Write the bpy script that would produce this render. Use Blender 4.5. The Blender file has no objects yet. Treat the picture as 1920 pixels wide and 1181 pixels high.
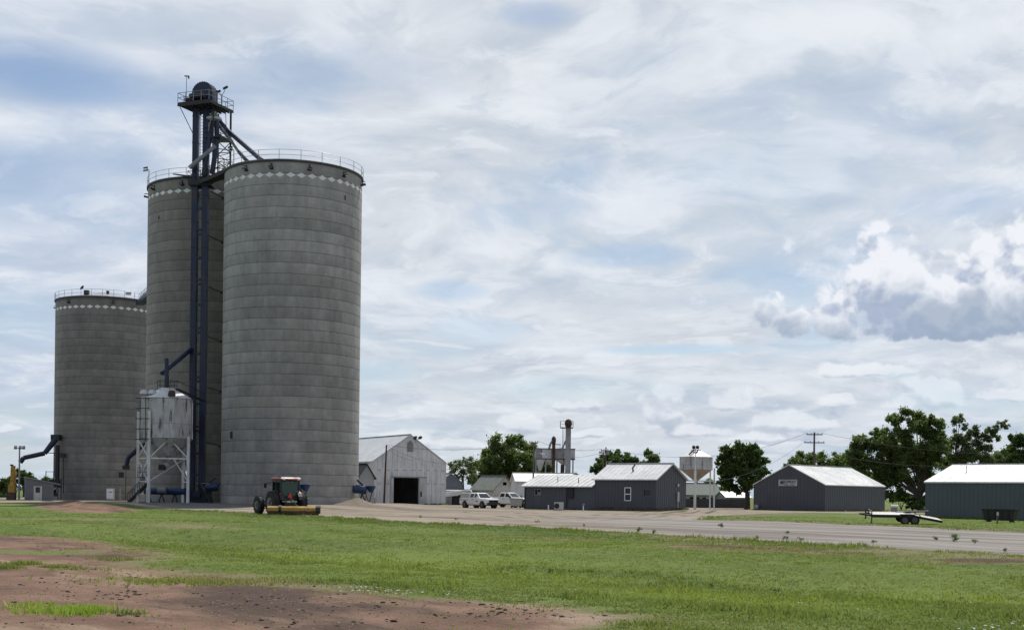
import bpy, math, random
import numpy as np
from mathutils import Vector, Matrix
R_ = math.radians
sc = bpy.context.scene
COL = sc.collection
random.seed(7); rng = np.random.default_rng(11)

# ------------------------------------------------------------------ camera
F, PX, PY, ROLL, H = 2400.0, 960.0, 927.0, 0.0124, 1.7
cam = bpy.data.cameras.new("camera"); camo = bpy.data.objects.new("camera", cam); COL.objects.link(camo)
cam.sensor_width = 36; cam.lens = F/1920*36
cam.shift_y = (PY-590.5)/1920; cam.clip_start = 0.5; cam.clip_end = 12000
camo.location = (0, 0, H); camo.rotation_euler = (R_(90), -ROLL, 0)
sc.camera = camo
sc.view_settings.view_transform = 'Standard'; sc.view_settings.look = 'None'
sc.view_settings.exposure = 0.0; sc.view_settings.gamma = 1.0
SUN_AZ, SUN_EL = R_(23), R_(57)

def uv(px, py):
    dx, dy = px-PX, PY-py
    return dx*math.cos(ROLL)-dy*math.sin(ROLL), dx*math.sin(ROLL)+dy*math.cos(ROLL)
def W(px, py, Y):
    u, v = uv(px, py); return Vector((u/F*Y, Y, H+v/F*Y))
def XA(px, Y, py=930): return uv(px, py)[0]/F*Y
def GP(px, py):
    u, v = uv(px, py); Y = H*F/max(-v, .5); return (u/F*Y, Y)
def AE(px, py):
    u, v = uv(px, py); return math.atan2(u, F), math.atan2(v, math.hypot(u, F))
def lin(r, g, b):
    f = lambda c: (c/255/12.92) if c/255 <= .04045 else ((c/255+.055)/1.055)**2.4
    return (f(r), f(g), f(b), 1)

# ------------------------------------------------------------------ node helper
class NT:
    def __init__(s, tree): s.t = tree; s.n = tree.nodes; s.l = tree.links
    def new(s, t, **k):
        n = s.n.new(t)
        for a, b in k.items(): setattr(n, a, b)
        return n
    def put(s, sock, v):
        if v is None: return
        if isinstance(v, bpy.types.NodeSocket): s.l.new(v, sock)
        else:
            try: sock.default_value = v
            except Exception: sock.default_value = tuple(v)[:len(sock.default_value)]
    def m(s, op, a, b=None, c=None, clamp=False):
        n = s.new('ShaderNodeMath', operation=op, use_clamp=clamp)
        for i, v in enumerate((a, b, c)): s.put(n.inputs[i], v)
        return n.outputs[0]
    def v(s, op, a, b=None, scale=None):
        n = s.new('ShaderNodeVectorMath', operation=op)
        s.put(n.inputs[0], a)
        if b is not None: s.put(n.inputs[1], b)
        if scale is not None: s.put(n.inputs['Scale'], scale)
        return n.outputs['Value'] if op in ('LENGTH', 'DOT_PRODUCT', 'DISTANCE') else n.outputs[0]
    def xyz(s, x, y, z=0.0):
        n = s.new('ShaderNodeCombineXYZ')
        for i, q in enumerate((x, y, z)): s.put(n.inputs[i], q)
        return n.outputs[0]
    def sep(s, v):
        n = s.new('ShaderNodeSeparateXYZ'); s.put(n.inputs[0], v); return n.outputs
    def noise(s, vec, scale, detail=4, rough=.5, dist=0., color=False, w=None):
        n = s.new('ShaderNodeTexNoise')
        s.put(n.inputs['Vector'], vec); s.put(n.inputs['Scale'], scale); s.put(n.inputs['Detail'], detail)
        s.put(n.inputs['Roughness'], rough); s.put(n.inputs['Distortion'], dist)
        return n.outputs['Color' if color else 'Fac']
    def ss(s, x, a, b, lo=0., hi=1.):
        n = s.new('ShaderNodeMapRange', interpolation_type='SMOOTHSTEP')
        for i, q in enumerate((x, a, b, lo, hi)): s.put(n.inputs[i], q)
        return n.outputs[0]
    def mix(s, f, a, b, mode='MIX'):
        n = s.new('ShaderNodeMix', data_type='RGBA', blend_type=mode); n.clamp_factor = True
        s.put(n.inputs[0], f); s.put(n.inputs[6], a); s.put(n.inputs[7], b)
        return n.outputs[2]

# ------------------------------------------------------------------ sky
world = bpy.data.worlds.new("World"); sc.world = world; world.use_nodes = True
world.cycles.sampling_method = 'MANUAL'; world.cycles.sample_map_resolution = 256
def build_sky():
    N = NT(world.node_tree); N.n.clear()
    out = N.new('ShaderNodeOutputWorld')
    sky = N.new('ShaderNodeTexSky', sky_type='NISHITA'); sky.sun_disc = False
    sky.sun_elevation = SUN_EL; sky.sun_rotation = SUN_AZ
    sky.air_density = 1.0; sky.dust_density = 0.3; sky.ozone_density = 3.0
    bg1 = N.new('ShaderNodeBackground'); N.put(bg1.inputs[0], sky.outputs[0]); bg1.inputs[1].default_value = 0.10
    d = N.v('NORMALIZE', N.new('ShaderNodeTexCoord').outputs['Generated'])
    dx, dy, dz = N.sep(d)
    zz = N.m('MAXIMUM', dz, 0.)
    k = N.m('DIVIDE', 1., N.m('ADD', zz, .19))
    q = N.xyz(N.m('MULTIPLY', dx, k), N.m('MULTIPLY', dy, k), 0.)
    wv = N.v('SUBTRACT', N.noise(q, 1.3, 4, .5, color=True), (.5, .5, .5))
    q2 = N.v('ADD', q, N.v('SCALE', wv, scale=.55))
    rad = N.v('NORMALIZE', q)
    q3 = N.v('ADD', q2, N.v('SCALE', rad, scale=-.10))
    mp = N.new('ShaderNodeMapping'); N.put(mp.inputs[0], q2); mp.inputs['Scale'].default_value = (.8, 1.0, 1)
    nA = N.noise(q2, 2.4, 9, .56)
    nA2 = N.noise(q3, 2.4, 9, .56)
    nB = N.noise(N.v('ADD', q2, (7.3, 2.1, 4.)), 1.15, 6, .5)
    nC = N.noise(N.v('ADD', q2, (1.3, 9.1, 2.)), 5.2, 8, .55)
    az = N.m('ARCTAN2', dx, dy); el = N.m('ARCSINE', dz)
    p = N.xyz(az, el, 0.)
    # billows for the heaped clouds
    bw = N.v('SUBTRACT', N.noise(p, 22, 5, .55, color=True), (.5, .5, .5))
    def billow(shift):
        pp = N.v('ADD', N.v('ADD', p, N.v('SCALE', bw, scale=.030)), shift)
        a = N.noise(pp, 17, 6, .52)
        vo = N.new('ShaderNodeTexVoronoi', feature='F1'); N.put(vo.inputs['Vector'], pp)
        vo.inputs['Scale'].default_value = 36; vo.inputs['Detail'].default_value = 2.5
        vo.inputs['Roughness'].default_value = .55
        return N.m('SUBTRACT', N.m('MULTIPLY', a, 1.7), N.m('MULTIPLY', vo.outputs['Distance'], .45))
    SH = (.004, .011, 0)
    b1, b2 = billow((0, 0, 0)), billow(SH)
    p2 = N.v('ADD', p, SH)
    def ell(pt, px, py, wx, wy):
        a, e = AE(px, py)
        dd = N.v('MULTIPLY', N.v('SUBTRACT', pt, (a, e, 0)), (F/wx, F/wy, 0))
        return N.m('SUBTRACT', 1., N.v('DOT_PRODUCT', dd, dd))
    # soft patches: blue gaps and bright banks
    gap = None
    for (px, py, wx, wy, s) in [(90, 140, 240, 60, .8), (20, 330, 200, 80, .45), (30, 600, 200, 60, .35), (1290, 655, 170, 13, .8),
                                (850, 545, 75, 22, .45), (900, 620, 120, 30, .35), (1010, 30, 90, 30, .45), (1500, 300, 330, 90, .16), (1180, 480, 130, 26, .40),
                                (620, 130, 300, 60, .22), (330, 180, 120, 60, .25), (700, 700, 150, 30, .35), (1050, 730, 300, 30, .35), (1800, 380, 160, 40, .3)]:
        g = N.m('MULTIPLY', N.ss(N.m('ADD', ell(p, px, py, wx, wy), N.m('MULTIPLY', N.m('SUBTRACT', nA, .5), 2.2)), -.2, 1.1), s)
        gap = g if gap is None else N.m('MAXIMUM', gap, g)
    bank = None
    for (px, py, wx, wy, s) in [(60, 238, 250, 52, .95), (1180, 115, 250, 85, .9), (880, 50, 180, 60, .85), (1500, 60, 330, 90, .9), (1700, 70, 260, 60, .8),
                                (250, 125, 200, 40, .55), (1550, 430, 260, 40, .6), (820, 600, 300, 60, .6), (1270, 600, 200, 35, .7), (620, 60, 90, 60, .7), (1300, 160, 200, 40, .7),
                                (960, 715, 160, 20, .7), (790, 655, 60, 25, .8), (1250, 700, 320, 30, .5), (1500, 640, 200, 26, .5)]:
        g = N.m('MULTIPLY', N.ss(N.m('ADD', ell(p, px, py, wx, wy), N.m('MULTIPLY', N.m('SUBTRACT', nA, .5), 3.2)), -.3, 1.2), s)
        bank = g if bank is None else N.m('MAXIMUM', bank, g)
    # cover of cloud over the blue
    cov = N.ss(N.m('ADD', N.m('ADD', nB, N.ss(dx, -.25, .10, 0, .07)), N.m('MULTIPLY', N.m('SUBTRACT', nA, .5), .9)), .30, .56, .62, 1.)
    cov = N.m('MAXIMUM', N.m('SUBTRACT', cov, gap), 0.03)
    cov = N.m('MAXIMUM', cov, N.m('MULTIPLY', bank, .95))
    cov = N.m('MAXIMUM', cov, N.ss(dz, .075, .0, 0., .93))
    c = N.mix(N.ss(nC, .35, .68), lin(200, 212, 226), lin(215, 222, 231))
    c = N.mix(N.ss(nB, .38, .62), c, lin(212, 218, 226))
    c = N.mix(N.ss(dx, -.06, -.38, 0, .55), c, lin(186, 202, 228))
    br = N.ss(N.m('ADD', nA, N.m('MULTIPLY', N.ss(dz, .18, .36), .06)), .50, .68, 0., .75)
    br = N.m('MAXIMUM', br, N.m('MULTIPLY', bank, N.ss(nA, .30, .60, .35, 1.)))
    c = N.mix(br, c, lin(232, 237, 244))
    rel = N.m('MULTIPLY', N.m('SUBTRACT', nA, nA2), 2.0)
    c = N.mix(N.m('MAXIMUM', rel, 0., clamp=True), c, lin(240, 244, 250))
    c = N.mix(N.m('MAXIMUM', N.m('MULTIPLY', rel, -1.2), 0., clamp=True), c, lin(170, 187, 206))
    nD = N.noise(N.v('ADD', q2, (3.1, 5.7, 8.)), 6.5, 9, .60, .3)
    c = N.mix(N.ss(nD, .52, .66, 0, .55), c, lin(236, 240, 246)); c = N.mix(N.ss(nD, .46, .34, 0, .38), c, lin(182, 198, 214))
    # lower sky: streaky grey-blue
    low = N.ss(dz, .13, .02)
    st = N.noise(N.v('MULTIPLY', p, (9., 42., 1.)), 1.0, 7, .58, .6)
    c = N.mix(N.m('MULTIPLY', low, N.ss(st, .50, .68, 0, .75)), c, lin(164, 184, 208))
    c = N.mix(N.m('MULTIPLY', low, N.ss(st, .50, .34, 0, .75)), c, lin(214, 221, 231))
    c = N.mix(N.ss(dz, .05, .0, 0, .5), c, lin(196, 212, 224))
    # unseen sky behind and above the camera, set greyer and less bright
    c = N.mix(N.ss(dy, .35, -.3, 0, .75), c, lin(158, 168, 186))
    # heaped clouds
    H1 = H2 = None
    vg = None
    cl = [(1770, 612, 310, 175, 24), (1910, 600, 190, 220, 32), (1590, 602, 145, 105, 34), (1690, 600, 150, 165, 32),
          (1375, 756, 62, 34, 20), (1235, 772, 50, 46, 34), (965, 798, 66, 26, 20), (1090, 758, 70, 20, 14), (1700, 752, 150, 40, 24),
          (1500, 796, 100, 30, 18), (1300, 808, 80, 18, 14), (750, 830, 70, 28, 16), (1620, 700, 90, 20, 10), (880, 838, 60, 16, 8),
          (1900, 745, 70, 22, 10), (1440, 822, 90, 14, 8), (1130, 815, 80, 12, 7), (8, 805, 22, 12, 6), (1560, 752, 50, 26, 10)]
    wsm = N.v('SCALE', N.v('SUBTRACT', N.noise(p, 38, 3, .5, color=True), (.5, .5, .5)), scale=.034)
    wsm = N.v('MULTIPLY', wsm, (1., .3, 0.))
    ps, ps2 = N.v('ADD', p, wsm), N.v('ADD', p2, wsm)
    for (px, py, wx, up, dn) in cl:
        a, e = AE(px, py)
        def hh(pt):
            x, y, _ = N.sep(N.v('MULTIPLY', N.v('SUBTRACT', pt, (a, e, 0)), (F/wx, F, 0)))
            yy = N.m('MAXIMUM', N.m('MULTIPLY', y, 1/up), N.m('MULTIPLY', y, -1/dn))
            return N.m('SUBTRACT', 1. if up > 60 else .78, N.m('ADD', N.m('MULTIPLY', x, x), N.m('MULTIPLY', yy, yy))), y
        h1, y1 = hh(ps if up < 60 else p); h2, _ = hh(ps2 if up < 60 else p2)
        g = N.m('MULTIPLY', N.ss(h1, -1.2, .5), N.ss(N.m('MULTIPLY', y1, 1/up), .60 if up > 60 else .15, -.12 if up > 60 else -.45))
        H1 = h1 if H1 is None else N.m('MAXIMUM', H1, h1)
        H2 = h2 if H2 is None else N.m('MAXIMUM', H2, h2)
        vg = g if vg is None else N.m('MAXIMUM', vg, g)
    bm = N.m('MULTIPLY', N.m('SUBTRACT', b1, .42), 2.3)
    A1 = N.m('ADD', N.m('ADD', H1, .22), bm); A2 = N.m('ADD', N.m('ADD', H2, .22), N.m('MULTIPLY', N.m('SUBTRACT', b2, .42), 2.3))
    alpha = N.ss(A1, -.05, .60)
    lit = N.ss(N.m('SUBTRACT', A1, A2), -.52, .42)
    cc = N.mix(lit, lin(174, 187, 210), lin(240, 243, 249))
    cc = N.mix(N.m('MULTIPLY', N.ss(N.m('ADD', vg, N.m('MULTIPLY', N.m('SUBTRACT', b1, .5), 1.5)), .20, 1.05), .80), cc, lin(156, 173, 195))
    cc = N.mix(N.ss(A1, .6, .0, 0, .65), cc, lin(222, 228, 238))
    fade = N.ss(dz, .115, .085)
    alpha = N.m('MULTIPLY', alpha, N.m('SUBTRACT', 1., N.m('MULTIPLY', fade, .42)))
    alpha = N.m('MULTIPLY', alpha, N.ss(dy, .3, .6))
    c = N.mix(alpha, c, cc)
    cov = N.m('MAXIMUM', cov, alpha)
    bg2 = N.new('ShaderNodeBackground'); N.put(bg2.inputs[0], c); bg2.inputs[1].default_value = 1.0
    ms = N.new('ShaderNodeMixShader'); N.put(ms.inputs[0], cov)
    N.l.new(bg1.outputs[0], ms.inputs[1]); N.l.new(bg2.outputs[0], ms.inputs[2]); N.l.new(ms.outputs[0], out.inputs[0])
build_sky()
sun = bpy.data.lights.new("sun", 'SUN'); sun.energy = 3.9; sun.angle = R_(0.6); sun.color = (1, .955, .88)
suno = bpy.data.objects.new("sun", sun); COL.objects.link(suno)
sdir = Vector((math.sin(SUN_AZ)*math.cos(SUN_EL), math.cos(SUN_AZ)*math.cos(SUN_EL), math.sin(SUN_EL)))
suno.rotation_euler = sdir.to_track_quat('Z', 'Y').to_euler(); suno.location = sdir*300

# ------------------------------------------------------------------ materials
MATS = {}
def newmat(name):
    m = bpy.data.materials.new(name); m.use_nodes = True
    N = NT(m.node_tree); N.n.clear()
    o = N.new('ShaderNodeOutputMaterial'); b = N.new('ShaderNodeBsdfPrincipled')
    N.l.new(b.outputs[0], o.inputs[0]); MATS[name] = m
    return m, N, b
def bump(N, b, h, strength=.3, dist=.02):
    n = N.new('ShaderNodeBump'); n.inputs['Strength'].default_value = strength; n.inputs['Distance'].default_value = dist
    N.put(n.inputs['Height'], h); N.l.new(n.outputs[0], b.inputs['Normal'])
def paint(name, col, rough=.5, metal=0., var=.25, scale=1.5, stain=None, stain_amt=.0, streak=False, spec=.5):
    """weathered paint/metal: broad tone variation, fine grain and optional rust or dirt streaks running down"""
    m, N, b = newmat(name)
    oc = N.new('ShaderNodeTexCoord').outputs['Object']
    n1 = N.noise(oc, scale, 6, .6); n2 = N.noise(oc, scale*11, 4, .6)
    c = N.mix(N.ss(n1, .3, .7), tuple(x*(1-var) for x in col[:3])+(1,), tuple(min(1, x*(1+var*.6)) for x in col[:3])+(1,))
    c = N.mix(N.ss(n2, .45, .75, 0, .25), c, tuple(x*.6 for x in col[:3])+(1,))
    if stain:
        s = N.noise(N.v('MULTIPLY', oc, (1.6, 1.6, .22) if streak else (1, 1, 1)), 1.7, 7, .65)
        c = N.mix(N.ss(s, .50, .66, 0, stain_amt), c, tuple(stain)+(1,))
    N.put(b.inputs['Base Color'], c)
    N.put(b.inputs['Roughness'], N.ss(n1, .2, .8, max(0.03, rough-.12), min(1, rough+.12)))
    b.inputs['Metallic'].default_value = metal; b.inputs['Specular IOR Level'].default_value = spec
    return m
paint('navy', (.008, .019, .055), .45, 0, .35, .8, (.10, .06, .04), .35, True)
paint('navy_bright', (.012, .040, .12), .4, 0, .3, 1.2, (.1, .06, .04), .3)
paint('dark_steel', (.022, .022, .024), .6, 0, .3, 1.)
paint('galv', (.52, .53, .55), .45, .25, .2, .8, (.22, .19, .16), .35, True)
paint('galv_dull', (.27, .275, .295), .5, .15, .25, .6, (.12, .10, .09), .45, True)
paint('white_steel', (.66, .67, .67), .5, 0, .15, .9, (.22, .12, .07), .40, True)
paint('bin_white', (.46, .46, .46), .55, 0, .22, .6, (.07, .05, .045), .95, True)
paint('bin_tan', (.36, .30, .24), .55, 0, .2, .6, (.28, .17, .10), .7, True)
paint('rust', (.075, .040, .030), .8, 0, .4, 2)
paint('barn_white', (.68, .69, .71), .5, .0, .14, .5, (.26, .25, .25), .5, True)
paint('barn_roof', (.62, .63, .65), .35, .15, .12, .4, (.38, .33, .29), .5)
paint('roof_white', (.66, .66, .66), .45, .05, .10, .35, (.48, .45, .40), .5)
paint('slate_paint', (.064, .071, .088), .5, 0, .14, .5, (.075, .075, .08), .3, True)
paint('slate_light', (.082, .094, .112), .5, 0, .12, .5)
paint('shingle', (.17, .185, .165), .9, 0, .2, 1.)
paint('clap_white', (.50, .51, .48), .7, 0, .15, 1., (.3, .3, .26), .5)
paint('pale_grey_wall', (.34, .36, .38), .7, 0, .15, .8)
paint('shed_grey', (.14, .15, .17), .6, 0, .15, .8)
paint('wood_pole', (.085, .055, .04), .85, 0, .35, 2.5)
paint('wood_grey', (.15, .135, .12), .9, 0, .3, 2.)
paint('fence_dark', (.045, .045, .05), .8, 0, .3, 1.)
paint('stained_base', (.085, .070, .058), .9, 0, .4, 1.2, (.04, .035, .03), .6)
paint('foundation', (.24, .24, .23), .85, 0, .2, .8, (.1, .09, .08), .5)
paint('yellow', (.36, .21, .02), .35, 0, .3, 1.5, (.12, .06, .03), .8)
paint('tractor_red', (.17, .018, .014), .4, 0, .2, 2)
paint('sign_red', (.75, .04, .03), .5, 0, .1, 3)
paint('black', (.012, .012, .013), .5, 0, .3, 2)
paint('rubber', (.014, .014, .015), .85, 0, .4, 3, (.05, .042, .035), .4)
paint('rim_grey', (.13, .13, .135), .4, .3, .2, 3)
paint('car_white', (.82, .83, .84), .22, 0, .05, 1.5, (.5, .46, .4), .25)
paint('car_red', (.33, .05, .04), .3, 0, .1, 2)
paint('chrome', (.6, .6, .62), .2, .8, .1, 3)
paint('box_white', (.55, .55, .53), .6, 0, .12, 2, (.3, .28, .25), .4)
paint('sign_white', (.42, .43, .45), .6, 0, .08, 2)
paint('sign_black', (.01, .01, .012), .6, 0, .1, 3)
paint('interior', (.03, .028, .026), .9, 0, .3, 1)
paint('lamp_glass', (.7, .72, .75), .15, 0, .05, 3)
paint('deck_light', (.55, .53, .50), .6, 0, .2, 2, (.3, .25, .2), .4)
paint('bark', (.07, .055, .042), .95, 0, .4, 3)
paint('bark_light', (.16, .14, .11), .95, 0, .3, 3)
paint('diamond', (.80, .80, .77), .8, 0, .12, 1.2, (.26, .26, .24), .5)
paint('flashing', (.12, .12, .125), .6, .2, .5, .7, (.4, .4, .4), .3)
paint('tan_plastic', (.34, .27, .2), .6, 0, .2, 3)
m, N, b = newmat('glass_dark')
b.inputs['Base Color'].default_value = (.012, .016, .02, 1); b.inputs['Roughness'].default_value = .06
m, N, b = newmat('glass_green')
b.inputs['Base Color'].default_value = (.035, .09, .085, 1); b.inputs['Roughness'].default_value = .12

def concrete(name, base, seed, patch=None):
    m, N, b = newmat(name)
    oc = N.new('ShaderNodeTexCoord').outputs['Object']
    x, y, z = N.sep(oc)
    ang = N.m('ARCTAN2', x, y)                      # seam faces away from the road
    ar = N.m('MULTIPLY', ang, 8.)
    lift = N.m('FLOOR', N.m('DIVIDE', z, 1.22))
    wn = N.new('ShaderNodeTexWhiteNoise', noise_dimensions='1D'); N.put(wn.inputs['W'], N.m('ADD', lift, seed*31.7))
    fr = N.m('FRACT', N.m('DIVIDE', z, 1.22))
    tone = N.ss(wn.outputs[0], 0, 1, .88, 1.12)
    blot = N.ss(N.noise(oc, .12, 6, .6), .3, .7, .84, 1.16)
    mott = N.ss(N.noise(oc, 1.6, 8, .68), .25, .75, .86, 1.13)
    fine = N.ss(N.noise(oc, 11, 4, .7), .25, .75, .90, 1.10)
    sv = N.xyz(N.m('MULTIPLY', ar, 1.5), N.m('MULTIPLY', z, .10), seed*3.1)
    strk = N.ss(N.noise(sv, 1.2, 7, .62), .35, .7, 1.04, .93)
    sv2 = N.xyz(N.m('MULTIPLY', ar, 4.), N.m('MULTIPLY', z, .5), seed*1.7)
    drip = N.ss(N.noise(sv2, 1.0, 5, .6), .52, .74, 1., .88)
    board = N.ss(N.m('ABSOLUTE', N.m('SUBTRACT', N.m('FRACT', N.m('DIVIDE', ar, .61)), .5)), .44, .5, 1., 1.)
    edge = N.m('MULTIPLY', N.ss(fr, .0, .10, .90, 1.), N.ss(fr, .1, 1., .95, 1.07))
    jl = N.m('MULTIPLY', N.ss(fr, .95, .98, 1., .56), N.ss(N.noise(N.xyz(N.m('MULTIPLY', ar, .4), lift, 1.), 1., 4, .6), .3, .7, .80, 1.15))
    f = tone
    for q in (blot, mott, fine, strk, drip, board, edge, jl): f = N.m('MULTIPLY', f, q)
    if patch:                                       # weathered dark scaling on a few lifts
        a0, z0, wa, wz = patch
        da = N.m('DIVIDE', N.m('SUBTRACT', ar, a0), wa); dz = N.m('DIVIDE', N.m('SUBTRACT', z, z0), wz)
        pm = N.m('SUBTRACT', 1., N.m('ADD', N.m('MULTIPLY', da, da), N.m('MULTIPLY', dz, dz)))
        pn = N.noise(N.xyz(N.m('MULTIPLY', ar, 2.2), N.m('MULTIPLY', z, 1.1), 3.), 1.6, 7, .7)
        f = N.m('MULTIPLY', f, N.ss(N.m('ADD', N.m('MULTIPLY', pm, .16), N.m('SUBTRACT', pn, .5)), .10, .20, 1., .62))
    c = N.v('SCALE', base, scale=f)
    c = N.mix(N.ss(N.noise(oc, .35, 5, .6), .45, .7, 0, .28), c, (base[0]*1.12, base[1]*1.0, base[2]*.86, 1))
    N.put(b.inputs['Base Color'], c); b.inputs['Roughness'].default_value = .62
    b.inputs['Specular IOR Level'].default_value = .55
    bump(N, b, N.m('ADD', N.noise(oc, 3, 8, .7), N.m('MULTIPLY', wn.outputs[0], .5)), .5, .03)
    return m
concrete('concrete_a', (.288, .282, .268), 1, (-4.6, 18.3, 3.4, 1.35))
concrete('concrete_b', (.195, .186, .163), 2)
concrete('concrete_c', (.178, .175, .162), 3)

def leafmat(name, c1, c2, c3, trn=.38, lawn=False):
    m, N, b = newmat(name)
    g = N.new('ShaderNodeNewGeometry')
    oc = g.outputs['Position']
    c = N.mix(N.ss(N.noise(oc, .55, 4, .6), .35, .65), c1+(1,), c2+(1,))
    c = N.mix(N.ss(N.noise(oc, 2.6, 3, .6), .45, .72, 0, .85), c, c3+(1,))
    if lawn:                                        # bands of yellower, darker and straw-coloured turf
        mp = N.new('ShaderNodeMapping', vector_type='POINT'); N.put(mp.inputs[0], oc); mp.inputs['Rotation'].default_value = (0, 0, R_(-138))
        rx, ry, _ = N.sep(mp.outputs[0])
        st = N.noise(N.xyz(N.m('MULTIPLY', rx, .05), N.m('MULTIPLY', ry, .32), 0.), 1., 6, .6)
        c = N.mix(N.ss(st, .40, .62, 0, .75), N.mix(.55, c, (.060, .105, .030, 1)), N.mix(.6, c, (.185, .235, .040, 1)))
        c = N.mix(N.ss(N.noise(oc, .09, 5, .6), .44, .60, 0, .65), c, (.090, .125, .048, 1))
        c = N.mix(N.ss(N.noise(oc, .33, 6, .66), .52, .68, 0, .75), c, (.200, .190, .085, 1))
        at = N.new('ShaderNodeAttribute'); at.attribute_name = 'turf'; tl, td, tk = N.sep(at.outputs['Vector'])
        c = N.mix(N.m('MULTIPLY', tl, .85), c, (.225, .285, .045, 1)); c = N.mix(N.m('MULTIPLY', tk, .8), c, (.060, .105, .028, 1)); c = N.mix(N.m('MULTIPLY', td, .8), c, (.27, .215, .115, 1))
    N.put(b.inputs['Base Color'], c); b.inputs['Roughness'].default_value = .55
    b.inputs['Specular IOR Level'].default_value = .25
    tr = N.new('ShaderNodeBsdfTranslucent'); N.put(tr.inputs[0], N.mix(.5, c, (c2[0]*1.8, c2[1]*1.9, c2[2]*1.2, 1)))
    ms = N.new('ShaderNodeMixShader'); ms.inputs[0].default_value = trn
    N.l.new(b.outputs[0], ms.inputs[1]); N.l.new(tr.outputs[0], ms.inputs[2])
    N.l.new(ms.outputs[0], N.n['Material Output'].inputs[0])
leafmat('leaf_dark', (.040, .072, .020), (.075, .118, .032), (.12, .165, .052), .45)
leafmat('leaf_mid', (.072, .110, .034), (.125, .170, .054), (.185, .22, .088), .5)
leafmat('leaf_light', (.085, .115, .050), (.14, .17, .078), (.20, .22, .12), .45)
leafmat('blade', (.125, .172, .044), (.190, .225, .064), (.29, .27, .11), .5, True)
leafmat('blade_lime', (.19, .28, .04), (.26, .34, .06), (.34, .38, .12), .5)
leafmat('weed_leaf', (.05, .105, .03), (.09, .15, .045), (.14, .18, .07), .45)

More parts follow.
